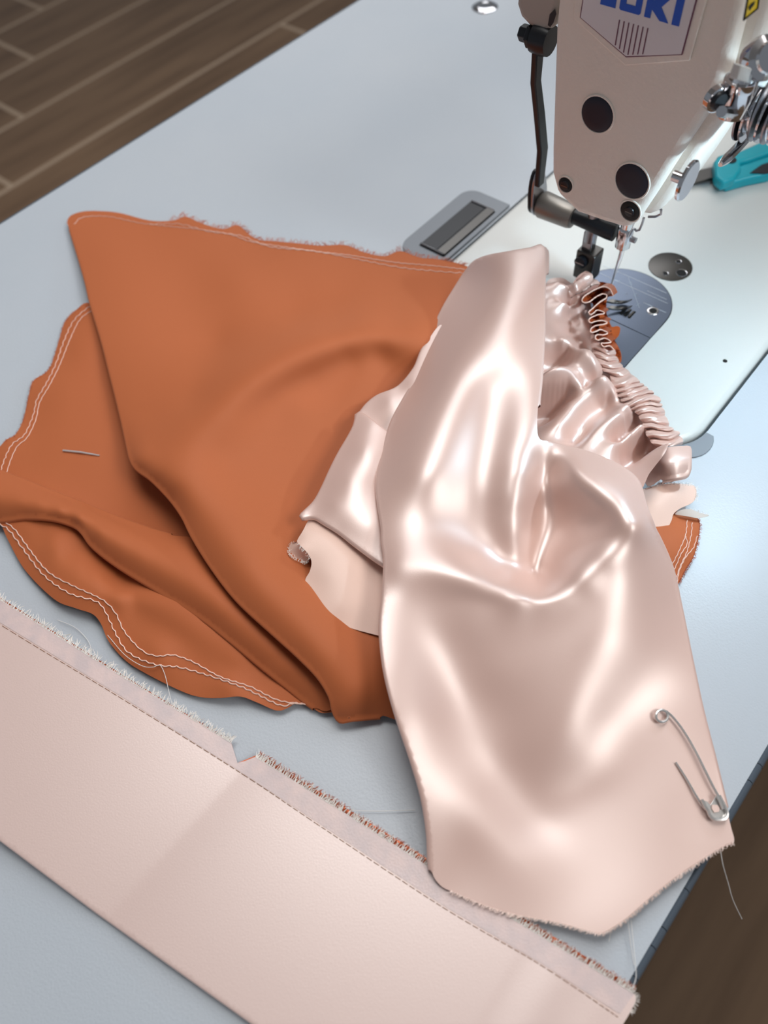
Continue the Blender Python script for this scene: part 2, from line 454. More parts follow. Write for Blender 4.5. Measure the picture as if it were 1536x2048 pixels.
MB().tube([(.3545, .2375, .0014), (.3545, .2550, .0014)], .0005).build('hinge_rim', 'chrome', ho, smooth=True)
tb = arcp(.266, .0585, .0135, -.30*PI, -1.15*PI, 12)+arcp(.2761, .0776, .0262, PI+.38, 1.5*PI-.08, 8)
MB().prism([(x, y, -.0010) for x, y in tb], (0, 0, .0006)).build('support_tab', 'grey_plastic', table, bevel=.0003)

# ================================================================== SEWING MACHINE
mc = thing('sewing_machine', (.33, .14, 0), 'cream industrial sewing machine with blue lettering and dark round plugs', 'sewing machine')
ZB = .0010
bed_poly = arcp(bx0+.0016+.0245, by0+.0016+.0245, .0245, -PI/2, -PI, 12)+arcp(bx0+.012, by1-.0128, .011, PI, PI/2, 6)+[(bx1-.002, by1-.0018), (bx1-.002, by0+.0016)]
MB().prism([(x, y, -.035) for x, y in bed_poly], (0, 0, .035+ZB)).build('bed', 'machine_bed', mc, bevel=.0030, seg=5)
# needle plate (half round) and slide plate
nc = (.329, .1322); nr = .0272
npoly = [(.3133, nc[1]-nr)]+arcp(nc[0], nc[1], nr, -PI/2, PI/2, 24)+[(.3133, nc[1]+nr)]
plate = MB().prism([(x, y, ZB-.0005) for x, y in npoly], (0, 0, .00075)).build('needle_plate', 'plate_steel', mc, bevel=.0001)
npo2 = [(.3130, nc[1]-nr-.0003)]+arcp(nc[0], nc[1], nr+.0004, -PI/2, PI/2, 24)+[(.3130, nc[1]+nr+.0003)]
MB().prism([(x, y, ZB-.0004) for x, y in npo2+[(.225, nc[1]+nr+.0004), (.225, nc[1]-nr-.0004)]], (0, 0, .00045)).build('plate_gap', 'black_hole', mc)
MB().prism([(.2254, nc[1]-nr, ZB-.0004), (.3129, nc[1]-nr, ZB-.0004), (.3129, nc[1]+nr, ZB-.0004), (.2254, nc[1]+nr, ZB-.0004)], (0, 0, .00065)).build('slide_plate', 'plate_steel', mc, bevel=.0001)
zp = ZB+.00026
for xx, y_a, y_b in ((.3490, .1155, .1560), (.3420, .1110, .1540), (.3445, .1130, .1250), (.3350, .1080, .1220)):
    MB().box((xx-.00012, y_a, zp), (xx+.00012, y_b, zp+.00004)).build('guide_line', 'engrave', plate)
MB().add([], []) 
d_ = MB(); d_.tube([(.3485, .1395, zp), (.330, .1215, zp)], .00010, 4); d_.build('guide_line', 'engrave', plate)
for (px, py, s_) in ((1238, 564, 1), (1261, 567, 1), (1272, 590, 1.2), (1278, 610, 1.1), (1252, 588, .8)):
    c_ = PZ(px, py, zp); k_ = .0012*s_
    MB().tube([c_+np.array([k_*math.cos(a), k_*math.sin(a), 0]) for a in (.3, 2.4, 4.5)], .00013, 4, closed=True).build('engraved_mark', 'engrave', plate)
MB().lathe((.3322, .1145, zp-.0001), (0, 0, 1), [(0, .0001), (0.0001, .0034), (.0004, .0030), (.00042, .0024)], 24).build('countersink', 'chrome', plate, smooth=True)
MB().lathe((.3320, .1142, zp+.0003), (0, 0, 1), [(0, .0021), (.00005, .0021)], 20).build('screw_hole', 'black_hole', plate)
for k in range(3):
    y = .1268-.0025*k
    MB().box((.3195, y-.0006, zp), (.3262, y+.0006, zp+.00006)).build('feed_slot', 'black_hole', plate)
    MB().box((.3200, y+.0002, zp), (.3255, y+.0010, zp+.0006)).build('feed_dog', 'steel_dark', plate)
MB().lathe((.3700, .1247, ZB), (0, 0, 1), [(0, .0122), (.0004, .0122), (.0006, .0114)], 40).build('bed_plug', 'steel_dark', mc, smooth=True)
for (px, py, r_) in ((1357, 523, .0016), (1331, 547, .0016), (1363, 546, .0030)):
    c_ = PZ(px, py, ZB+.0006); MB().lathe(c_, (0, 0, 1), [(0, r_), (.00005, r_)], 18).build('plug_hole', 'black_hole', mc)
    MB().tube([c_+np.array([r_*math.cos(a), r_*math.sin(a), 0]) for a in np.linspace(0, 2*PI, 17)[:-1]], .00025, 5, closed=True).build('plug_hole_rim', 'chrome', mc, smooth=True)
c_ = PZ(1450, 722, ZB); MB().lathe(c_, (0, 0, 1), [(0, .0012), (.0001, .0012)], 14).build('oil_hole', 'black_hole', mc)

# ---- head
XF = .300; XN = .327
def fz(px, py, x=XF): return PX(px, py, x)
z1 = lambda a, b: (1000+a/2.866, b/2.866)
z2 = lambda a, b: (1000+a/2.866, 280+b/2.866)
fo = [(1108, 60), (1101, 300), (1101, 345), (1112, 388), z2(440, 425), z2(600, 480), z2(715, 514), z2(765, 490), z2(795, 440), (1305, 392), (1360, 305), (1415, 223), (1447, 160), (1470, 70)]
fp = [fz(*p) for p in fo]
topz = .235
poly = fp+[np.array([XF, fp[-1][1]+.0005, topz]), np.array([XF, fp[0][1]+.002, topz])]
MB().prism(poly, (.0105, 0, 0)).build('face_cover', 'machine_paint', mc, bevel=.0035, seg=4)
# head body behind the cover (a little larger in front), then the arm
hb = [np.array([XF+.0108, p[1]+(0.0008 if p[1] > .135 else -.0055), p[2]+(.003 if p[2] < .075 else 0)]) for p in poly]
MB().prism(hb, (.040, 0, 0)).build('head_body', 'machine_paint', mc, bevel=.003, seg=3)
ya, yb = fp[-1][1]+.001, fp[0][1]
MB().box((XF+.050, ya, .135), (.80, yb, topz)).build('arm', 'machine_paint', mc, bevel=.010, seg=4)
MB().box((.72, ya-.006, 0), (.83, yb+.006, .150)).build('column', 'machine_paint', mc, bevel=.012, seg=4)
# logo plate
lp = [(1176, -30), z1(490, 0), z1(475, 90), z1(735, 312), z1(1050, 300), z1(1130, 0), (1405, -40)]
LPx = XF-.0002
def inflate(ps, d):
    c = np.mean(ps, axis=0); return [c+(p-c)*(1+d/np.linalg.norm(p-c)) for p in ps]
lpp = [fz(*p, LPx) for p in lp]
tz = .178; lpp[0] = np.array([LPx, lpp[1][1]+.0002, tz]); lpp[-1] = np.array([LPx, lpp[-2][1]-.0002, tz])
MB().prism(inflate(lpp, .0040), (-.0010, 0, 0)).build('raised_panel', 'machine_paint', mc, bevel=.0009, seg=3)
bd = MB().prism([p+np.array([-.0009, 0, 0]) for p in inflate(lpp, .0005)], (-.0006, 0, 0)).build('badge_border', 'logo_purple', mc)
badge = MB().prism([p+np.array([-.0010, 0, 0]) for p in lpp], (-.0007, 0, 0)).build('badge', 'logo_white', mc)
LX = LPx-.0018
def glyph(name, poly, m='logo_blue'):  # poly in (y, z)
    MB().prism([(LX, y, z) for y, z in poly], (-.00012, 0, 0)).build(name, m, badge)
b0 = fz(*z1(590, 8), LX); b1 = fz(*z1(1025, 152), LX)
yL, yR = b0[1], b1[1]; zb = b1[2]; ht = .0092   # letter height
wT = yL-yR
def yy(u): return yL-u*wT
def zz(v): return zb+v*ht
glyph('letter', [(yy(-.03), zz(.0)), (yy(.175), zz(.0)), (yy(.175), zz(1)), (yy(.095), zz(1)), (yy(.095), zz(.30)), (yy(.03), zz(.30)), (yy(.03), zz(.42)), (yy(-.03), zz(.42))])
glyph('letter', [(yy(.245), zz(0)), (yy(.485), zz(0)), (yy(.505), zz(.06)), (yy(.505), zz(1)), (yy(.425), zz(1)), (yy(.425), zz(.28)), (yy(.305), zz(.28)), (yy(.305), zz(1)), (yy(.225), zz(1)), (yy(.225), zz(.06))])
glyph('letter', [(yy(.555), zz(0)), (yy(.635), zz(0)), (yy(.635), zz(.34)), (yy(.755), zz(0)), (yy(.865), zz(0)), (yy(.745), zz(.50)), (yy(.865), zz(1)), (yy(.765), zz(1)), (yy(.635), zz(.68)), (yy(.635), zz(1)), (yy(.555), zz(1))])
glyph('letter', [(yy(.905), zz(0)), (yy(1.0), zz(0)), (yy(1.0), zz(1)), (yy(.905), zz(1))])
sA = fz(*z1(663, 245), LX); sB = fz(*z1(820, 300), LX)
for k in range(7):
    y = sA[1]+(sB[1]-sA[1])*k/6; zt_ = zb-.0035-.0004*k*0; zb_ = .0
    # lower end follows the badge point
    lowz = lpp[3][2]+abs(y-lpp[3][1])*(.42 if y > lpp[3][1] else .30)+.0006
    MB().box((LX-.0001, y-.00022, lowz), (LX, y+.00022, zt_)).build('stripe', 'logo_purple', badge)
# plugs and screw holes
def plug(name, p, r_, m, depth=.0006, rim=True):
    c_ = fz(*p)
    o = MB().lathe(c_-np.array([.0002, 0, 0]), (-1, 0, 0), [(-.001, r_), (depth*.3, r_), (depth, r_*.9), (depth*1.2, r_*.5), (depth*1.25, .0001)], 36).build(name, m, mc, smooth=True, angle=60)
    if rim: MB().tube([c_+np.array([-.0002, (r_+.0004)*math.cos(a), (r_+.0004)*math.sin(a)]) for a in np.linspace(0, 2*PI, 33)[:-1]], .0005, 6, closed=True).build(name+'_rim', 'machine_paint', o.parent, smooth=True)
plug('rubber_plug', z1(560, 655), .0076, 'rubber_navy'); plug('rubber_plug', z1(758, 1037), .0080, 'rubber_navy')
plug('screw_recess', z1(378, 1057), .0037, 'black_hole'); plug('screw_recess', z2(748, 405), .0048, 'black_hole')
for p in (z1(378, 1057), z2(748, 405)):
    c_ = fz(*p); MB().lathe(c_-np.array([.0009, 0, 0]), (-1, 0, 0), [(0, .0024), (.0006, .0022), (.0008, .0014)], 16).build('screw', 'black_steel', mc, smooth=True)
    MB().box((c_[0]-.00182, c_[1]-.0018, c_[2]-.0003), (c_[0]-.0016, c_[1]+.0018, c_[2]+.0003)).build('screw_slot', 'steel_dark', mc)

# ---- needle bar, clamp, needle, thread
nb = fz(*z2(712, 560), XN)
YN = float(nb[1])
MB().tube([(XN, YN, .080), (XN, YN, nb[2]+.004)], .0032, 16).build('needle_bar', 'chrome', mc, smooth=True)
MB().lathe((XN, YN, nb[2]-.006), (0, 0, 1), [(0, .0025), (.0008, .0039), (.0115, .0041), (.0125, .0034)], 20).build('needle_clamp', 'chrome', mc, smooth=True)
MB().lathe((XN, YN-.0035, nb[2]+.001), (0, -1, 0), [(0, .0015), (.003, .0015)], 12).build('clamp_screw', 'steel', mc, smooth=True)
nt_ = fz(*z2(640, 830), XN)
MB().tube([(XN, YN, nb[2]-.004), (XN, YN+.0001, nb[2]-.012), (XN, nt_[1]*.5+YN*.5, (nb[2]+nt_[2])/2), (XN, nt_[1], nt_[2]), (XN, nt_[1], nt_[2]-.006)], [.0009, .0009, .0006, .00055, .0001], 8).build('needle', 'needle_steel', mc, smooth=True)
th = [fz(*z2(905, 300), XN-.02), fz(*z2(770, 480), XN-.01), (XN-.003, YN-.003, nb[2]), (XN-.001, YN-.0018, nb[2]-.012), (XN-.0005, float(nt_[1]), float(nt_[2]))]
tag(MB().tube(cr([tuple(map(float, p)) for p in th], .004), .00016, 5).build('needle_thread', 'thread_white', None, smooth=True), 'thin white sewing thread running down to the needle', 'thread')
# wire thread guide at the needle bar
wg = [z2(770, 508), z2(780, 520), z2(800, 515), z2(815, 480), z2(825, 445)]
MB().tube(cr([tuple(fz(*p, XN-.004)) for p in wg], .002), .0006, 6).build('thread_guide', 'steel', mc, smooth=True)
wg = [z2(850, 440), z2(890, 440), z2(922, 425), z2(925, 400), z2(905, 388), z2(875, 392)]
MB().tube(cr([tuple(fz(*p, XN-.004)) for p in wg], .002), .0006, 6).build('thread_guide', 'steel', mc, smooth=True)

# ---- presser bar, foot, lifter linkage
pb = fz(*z2(520, 540), XN+.001); YP = float(pb[1])
MB().tube([(XN+.001, YP, .075), (XN+.001, YP, pb[2]-.004)], .0032, 14).build('presser_bar', 'steel', mc, smooth=True)
cA = fz(*z2(232, 345), XN); cB = fz(*z2(420, 462), XN); zc = .5*(cA[2]+cB[2]); 
MB().lathe((XN, cA[1], zc), (0, -1, 0), [(0, .0060), (.002, .0072), (cA[1]-cB[1]-.002, .0064), (cA[1]-cB[1], .0058), (cA[1]-cB[1]+.001, .003)], 28).build('lifter_sleeve', 'steel_satin', mc, smooth=True)
rB = fz(*z2(655, 560), XN)
MB().lathe((XN, cB[1]+.001, zc+.001), (0, -1, 0), [(0, .0040), (cB[1]-rB[1]-.002, .0046), (cB[1]-rB[1]+.001, .0044), (cB[1]-rB[1]+.0012, .003)], 24).build('lifter_rod', 'black_steel', mc, smooth=True)
ov = [fz(*z2(a, b), XN-.001) for a, b in ((190, 430), (180, 370), (205, 300), (250, 215), (285, 190), (293, 230), (255, 310), (230, 400), (215, 450))]
ycl = float(cA[1])
def cam_plate(y, s, m, n):
    cz = zc+.002; pl = [(XN+.007*s*math.cos(a)-(.0035 if math.sin(a) > 0 else 0)*math.sin(a), y, cz+(.009 if math.sin(a) < 0 else .020)*s*math.sin(a)) for a in np.linspace(0, 2*PI, 25)[:-1]]
    MB().prism(pl, (0, .0016, 0)).build(n, m, mc, bevel=.0004)
cam_plate(ycl+.0002, 1.0, 'steel', 'lifter_cam'); cam_plate(ycl+.0024, .95, 'black_steel', 'lifter_cam_back')
# presser foot with screw
ft = fz(*z2(500, 680), XN); yf = float(ft[1]); zf = float(ft[2])
foot = MB().box((XN-.004, yf-.0062, zf-.012), (XN+.006, yf+.0052, zf+.006)).build('presser_foot', 'steel_dark', mc, bevel=.0008)
MB().box((XN-.0015, YP-.0028, zf+.002), (XN+.004, YP+.0030, pb[2]+.002)).build('shank', 'steel', foot, bevel=.0005)
MB().lathe((XN-.004, yf+.001, zf+.0005), (-1, 0, 0), [(0, .0034), (.0022, .0034), (.0026, .0028)], 20).build('foot_screw', 'black_steel', foot, smooth=True)
MB().box((XN-.0068, yf-.0018, zf+.0002), (XN-.0064, yf+.0036, zf+.0010)).build('screw_slot', 'steel', foot)
for dy in (0, .0048):
    ta = [PZ(1217, 603, .004), PZ(1232, 606, .0025), PZ(1248, 606, .0024), PZ(1259, 603, .0040)]
    pts = cr([tuple(p+np.array([-dy*.9, -dy*.55, 0])) for p in ta], .0012)
    v = []; 
    for p in pts: v += [p+np.array([-.0017, .0006, 0]), p+np.array([.0017, -.0006, 0]), p+np.array([.0017, -.0006, .0011]), p+np.array([-.0017, .0006, .0011])]
    n = len(pts); fs = [(i*4+k, i*4+(k+1) % 4, i*4+4+(k+1) % 4, i*4+4+k) for i in range(n-1) for k in range(4)]+[(3, 2, 1, 0), tuple(range(4*n-4, 4*n))]
    MB().add(v, fs).build('foot_toe', 'steel_dark', foot, bevel=.0002)
# black lifter lever behind the head
YLv = .1865
lv = [(1082, 100), (1077, 165), (1084, 230), (1090, 300), (1083, 372)]
LV = [PY(a, b, YLv) for a, b in lv]; v = []
for i, p in enumerate(LV):
    w_ = (.0030, .0026, .0030, .0032, .0026)[i]
    v += [p+np.array([-w_, 0, 0]), p+np.array([w_, 0, 0]), p+np.array([w_, .003, 0]), p+np.array([-w_, .003, 0])]
fs = [(i*4+k, i*4+(k+1) % 4, i*4+4+(k+1) % 4, i*4+4+k) for i in range(4) for k in range(4)]+[(3, 2, 1, 0), (16, 17, 18, 19)]
MB().add(v, fs).build('lifter_lever', 'black_steel', mc, bevel=.0006)
p_ = PY(1086, 78, YLv)
MB().lathe(p_+np.array([0, -.004, 0]), (0, 1, 0), [(0, .0060), (.003, .0066), (.008, .0062), (.009, .004)], 20).build('lever_joint', 'black_steel', mc, smooth=True)
MB().lathe(p_+np.array([0, .005, 0]), (0, 1, 0), [(0, .0044), (.0012, .0052), (.002, .0052), (.0024, .0036), (.006, .0036), (.0066, .003)], 6).build('lever_bolt', 'black_steel', mc, bevel=.0003)
lb = [(1036, -25), (1032, 10), (1040, 35), (1056, 52), (1088, 66), (1104, 58), (1114, 20), (1122, -40)]
MB().prism([PX(a, b, XF+.006) for a, b in lb], (.010, 0, 0)).build('release_lever', 'lever_beige', mc, bevel=.003, seg=3)
sl = [(1096, 50), (1100, 28), (1110, 18), (1113, 28), (1107, 46), (1101, 54)]
MB().prism([PX(a, b, XF+.0055) for a, b in sl], (-.0002, 0, 0)).build('lever_slot', 'black_steel', mc)

# ---- front side of the head: tension post, chrome arm, check disc, sticker, lamp
YS = float(fz(1440, 180)[1])-.0060
dc = PY(1376, 362, YS-.004)
MB().lathe(dc, (0, -1, 0), [(-.006, .0020), (-.0012, .0020), (-.001, .0074), (0, .0076), (.0006, .0070)], 32).build('chrome_button', 'chrome', mc, smooth=True)
tp = PY(*z1(1370, 500), YS-.004)
MB().lathe(tp, (0, 0, 1), [(-.010, .0052), (-.001, .0052), (0, .0060), (.003, .0060), (.0034, .0048), (.0050, .0046)], 24).build('guide_post', 'chrome', mc, smooth=True)
bh = PY(*z1(1245, 570), YS)
MB().lathe(bh, (-.5, -1, 0), [(-.002, .0034), (.0014, .0034), (.0022, .0028)], 20).build('post_screw', 'black_steel', mc, smooth=True)
MB().lathe(bh, (-.5, -1, 0), [(-.002, .0046), (.0006, .0046), (.0008, .0040)], 20).build('post_washer', 'chrome', mc, smooth=True)
tc_ = PY(1530, 222, YS-.010)
for k, (dd, rr_) in enumerate(((.010, .0060), (.0065, .0125), (.0040, .0125), (.0010, .0112), (-.0015, .0110), (-.004, .0108), (-.0065, .0105))):
    MB().lathe(tc_+np.array([0, dd, 0]), (0, -1, 0), [(0, rr_*.5), (.0002, rr_), (.0010, rr_), (.0014, rr_*.6)], 32).build('tension_disc', 'steel' if k % 2 else 'chrome', mc, smooth=True)
MB().tube([tc_+np.array([.009*math.cos(a), .004-.0012*a/2, .009*math.sin(a)]) for a in np.linspace(0, 10*PI, 90)], .0007, 6).build('tension_spring', 'chrome', mc, smooth=True)
br = [PY(*z1(a, b), YS-.006) for a, b in ((1270, 640), (1400, 660), (1436, 700), (1425, 770), (1350, 860), (1262, 945))]
brc = cr([tuple(p) for p in br], .0015)
MB().tube(brc, [.0020]*(len(brc)-4)+[.0018, .0015, .0012, .0009], 8).build('thread_finger', 'chrome', mc, smooth=True)
r1 = [PY(*z1(a, b), YS-.008) for a, b in ((1370, 425), (1536, 475))]
MB().prism([r1[0]+np.array([0, 0, .003]), r1[1]+np.array([0, 0, .003]), r1[1]-np.array([0, 0, .002]), r1[0]-np.array([0, 0, .002])], (0, .003, 0)).build('guide_bracket', 'machine_bed', mc, bevel=.0005)
rg = PY(*z1(1500, 335), YS-.008)
MB().lathe(rg, (-.4, -.8, .5), [(-.004, .006), (0, .0072), (.002, .0072), (.003, .0050), (.004, .0046)], 24).build('pretension_cap', 'chrome', mc, smooth=True)
# warning sticker
st = [PY(*z1(a, b), YS-.0007) for a, b in ((1393, 112), (1470, 48), (1482, -40), (1420, -40))]
stk = MB().prism(st, (0, -.0002, 0)).build('warning_sticker', 'sticker_yellow', mc)
st2 = [p*1.0 for p in st]
MB().tube([p+np.array([0, -.0003, 0]) for p in st], .0004, 5, closed=True).build('sticker_border', 'black_hole', stk)
hk = [PY(*z1(a, b), YS-.0011) for a, b in ((1425, 40), (1440, 20), (1462, 5), (1455, 28), (1440, 45), (1432, 60))]
MB().prism(hk, (0, -.0001, 0)).build('sticker_symbol', 'black_hole', stk)
# lamp under the arm front
lx, ly, lz = .308, .030, .142
MB().box((lx-.014, ly-.007, lz), (lx+.014, ly+.007, lz+.012)).build('lamp_housing', 'machine_bed', mc, bevel=.001)
MB().tube(cr([(lx+.010, ly, lz+.011), (lx+.03, ly+.005, lz+.05), (lx+.07, ly+.035, lz+.06), (.45, .112, .19)], .006), .0035, 10).build('lamp_neck', 'steel', mc, smooth=True)
MB().box((lx-.012, ly-.006, lz-.0010), (lx+.012, ly+.006, lz-.0001)).build('lamp_lens', 'led', mc)
area('machine_lamp', (lx, ly, lz-.0015), (.280, .105, .01), .022, .010, .32, (.60, .85, 1.0))

# loose thread from tension post
tag(MB().tube([PY(1512, 165, YS-.012), PY(1500, 205, YS-.012), PY(1480, 240, YS-.0125)], .00016, 5).build('upper_thread', 'thread_white', None, smooth=True), 'short white thread strung beside the chrome tension discs', 'thread')

# ================================================================== table button + snips
bc = PZ(970, 12, 0)
tag(MB().lathe(bc-np.array([0, 0, .0012]), (0, 0, 1), [(0, .0108), (.0008, .0106), (.0022, .0080), (.0028, .0050), (.0024, .0040), (.0024, .0001)], 36).build('table_button', 'chrome', None, smooth=True), 'round chrome button set in the table behind the machine', 'button')
sn = thing('thread_snips', tuple(PZ(1470, 330, 0)), 'teal handled thread snips lying beside the machine head', 'scissors')
def flat(ps, z0, z1_, n, m, par, bev=.001):
    P = [PZ(a, b, z1_) for a, b in ps]; return MB().prism(P, (0, 0, z0-z1_)).build(n, m, par, bevel=bev, seg=3)
flat([(1384, 348), (1396, 340), (1440, 330), (1446, 350), (1398, 362), (1384, 366)], .0030, .0052, 'blade', 'steel_dark', sn, .0003)
flat([(1384, 352), (1440, 338), (1446, 358), (1396, 365)], .0010, .0030, 'blade', 'steel', sn, .0003)
flat([(1428, 322), (1436, 311), (1452, 306), (1475, 303), (1500, 292), (1540, 274), (1580, 255), (1580, 288), (1540, 303), (1500, 318), (1480, 322), (1483, 336), (1470, 356), (1446, 364), (1432, 352)], .0036, .0105, 'handle', 'teal_plastic', sn, .0016)
flat([(1478, 330), (1500, 322), (1540, 310), (1580, 297), (1580, 330), (1540, 346), (1500, 354), (1455, 366), (1448, 358), (1470, 352)], .0010, .0080, 'handle', 'teal_plastic', sn, .0016)
flat([(1500, 345), (1524, 328), (1560, 318), (1560, 340), (1530, 346)], .0078, .0088, 'grip_pad', 'black_steel', sn, .0004)
pv = PZ(1461, 320, .0106)
MB().lathe(pv, (0, 0, 1), [(-.002, .0036), (.0003, .0036), (.0006, .0028)], 20).build('pivot', 'black_steel', sn, smooth=True)

# ================================================================== RUST FABRIC
rust = thing('rust_fabric', tuple(PZ(420, 950, 0)), 'rust orange crepe fabric with pale zigzag stitched edges spread on the table', 'fabric')
f = 'f'
S_low = Sheet(lines=[
    [(182, 607, 5), (128, 645, 2), (100, 730, 2.5), (60, 765, 3), (45, 840, 2), (15, 880, 4), (-10, 930, 3), (-40, 1000, 2)],
    [(-20, 1030, 5), (20, 1085, 3), (60, 1150, 2.5), (130, 1210, 5), (200, 1245, 4), (240, 1310, 2), (300, 1350, 2.5), (400, 1394, 2), (480, 1395, 5), (555, 1420, 2), (600, 1410, 2), (645, 1428, 2)],
    [(60, 1060, 7), (180, 1130, 6), (300, 1230, 7), (420, 1320, 5), (560, 1390, 3)],
    [(100, 1080, 8), (240, 1180, 8), (350, 1240, 9), (470, 1320, 6)]],
    pts=[(120, 760, 5), (150, 680, 5), (190, 800, 4.5), (90, 880, 5), (165, 905, 5.5), (215, 915, 4.5), (240, 980, 3), (150, 970, 4.5), (60, 940, 4.5), (300, 1020, 2.5), (230, 720, 3), (300, 850, 3), (400, 1000, 3), (450, 1200, 6), (550, 1300, 4), (320, 1310, 7), (210, 1210, 7), (460, 1370, 6)])
S_low.relax((-90, 560, 740, 1460), 5.0, [(8, lambda x, y: np.ones_like(x))])
o_low = [(182, 607), (152, 620), (130, 643), (118, 680), (103, 728), (90, 746), (66, 762), (57, 792), (46, 840), (30, 870), (14, 878), (0, 893), (-30, 930), (-60, 960), (-40, 1010), (0, 1048), (15, 1078), (50, 1140), (108, 1198), (150, 1216), (185, 1228), (202, 1248), (217, 1282), (250, 1320), (290, 1346), (360, 1381), (400, 1394), (440, 1396), (480, 1393), (512, 1404), (553, 1421), (575, 1416), (592, 1407), (620, 1413), (650, 1426), (700, 1400), (640, 1270), (520, 1130), (400, 980), (320, 800), (240, 660)]
cloth('lower_panel', o_low, S_low, 'rust_crepe', rust, step=6)
S_fold = Sheet(lines=[
    [(-40, 935, 8), (0, 943, 9), (100, 982, 9), (220, 1030, 9), (340, 1070, 9), (386, 1074, 9), (480, 1160, 9), (600, 1290, 8), (700, 1390, 5)],
    [(-40, 985, 13), (40, 1000, 14), (120, 1020, 15), (200, 1060, 16), (320, 1130, 16), (430, 1200, 16), (540, 1300, 12), (640, 1395, 6)],
    [(-40, 1030, 6), (0, 1038, 7), (50, 1034, 9), (106, 1037, 11), (148, 1047, 11), (183, 1089, 10), (232, 1126, 10), (307, 1173, 10), (396, 1228, 10), (460, 1277, 9), (520, 1327, 7), (569, 1366, 5), (628, 1412, 3)]])
o_fold = [(-40, 932, f), (0, 943, f), (50, 962, f), (100, 982, f), (160, 1005, f), (220, 1030, f), (280, 1052, f), (340, 1070, f), (395, 1078), (480, 1120), (600, 1240), (700, 1380), (660, 1420), (628, 1412, f), (569, 1366, f), (520, 1327, f), (460, 1277, f), (396, 1228, f), (307, 1173, f), (232, 1126, f), (185, 1089, f), (165, 1062, f), (148, 1048, f), (106, 1035, f), (50, 1032, f), (0, 1038, f), (-40, 1030, f)]
cloth('folded_panel', o_fold, S_fold, 'rust_crepe', rust, step=6, r=1.5, tuck=8, drop=7)
S_main = Sheet(lines=[
    [(140, 440, 3), (165, 424, 2.5), (300, 440, 2), (400, 452, 3.5), (510, 478, 2), (600, 488, 4), (720, 503, 2.5), (840, 515, 4), (935, 535, 6)],
    [(140, 460, 4), (171, 560, 8), (204, 680, 12), (241, 826, 15), (258, 905, 18)],
    [(262, 918, 19), (285, 940, 20), (339, 994, 20), (386, 1070, 20), (425, 1134, 20), (475, 1198, 20), (544, 1262, 20), (594, 1307, 19), (638, 1351, 17), (665, 1395, 13), (680, 1436, 6)],
    [(275, 922, 23), (310, 905, 25), (360, 870, 27), (420, 825, 29), (500, 765, 31), (580, 715, 31), (650, 685, 30), (740, 666, 28), (850, 672, 27)],
    [(380, 790, 21), (470, 722, 22.5), (570, 665, 21), (680, 638, 19)], [(440, 905, 24), (455, 960, 22.5), (490, 1005, 22.5)],
    [(300, 950, 23), (400, 1030, 25), (480, 1120, 26), (560, 1220, 25), (640, 1310, 22), (700, 1380, 16)],
    [(680, 1438, 5), (740, 1432, 4), (830, 1425, 4)],
    [(360, 500, 5), (390, 580, 6.5), (430, 680, 10)],
    [(935, 570, 14), (860, 610, 18), (780, 650, 24)],
    [(470, 850, 26), (540, 800, 23), (620, 755, 21), (700, 718, 20.5)], [(600, 810, 19.5), (560, 880, 18), (540, 960, 18), (560, 1060, 20)],
    [(760, 712, 20), (690, 800, 16.5), (640, 880, 15), (600, 980, 15)]],
    pts=[(220, 500, 7), (260, 620, 11), (300, 720, 15), (300, 830, 19), (370, 760, 19), (480, 560, 9), (560, 540, 7), (640, 560, 7), (700, 600, 11), (600, 640, 15), (500, 660, 15), (800, 580, 9), (850, 750, 18), (850, 900, 12), (760, 860, 12), (700, 1000, 13), (640, 1130, 17), (700, 1250, 18), (800, 1300, 14), (790, 1390, 8), (720, 1340, 17), (560, 1130, 22)])
S_main.relax((60, 380, 1000, 1480), 5.0, [(9, lambda x, y: np.ones_like(x))])
o_main = [(140, 458, f), (134, 446), (140, 432), (165, 423), (200, 422), (240, 426), (300, 441), (345, 441), (370, 433), (395, 443), (420, 452), (448, 458), (475, 450), (500, 470), (520, 480), (545, 482), (590, 486), (640, 491), (690, 490), (730, 505), (770, 512), (800, 502), (840, 515), (880, 519), (935, 533), (965, 560), (960, 700), (900, 800), (850, 1000), (830, 1200), (830, 1425), (760, 1431, f), (703, 1436, f), (680, 1439, f), (668, 1420, f), (661, 1391, f), (637, 1351, f), (594, 1307, f), (544, 1262, f), (475, 1198, f), (425, 1134, f), (386, 1072, f), (365, 1030, f), (339, 994, f), (303, 957, f), (273, 935, f), (261, 914, f), (255, 888, f), (241, 826, f), (222, 750, f), (204, 680, f), (182, 607, f), (171, 560, f), (155, 505, f)]
cloth('main_panel', o_main, S_main, 'rust_crepe', rust, step=6, r=1.2, tuck=10, drop=9)
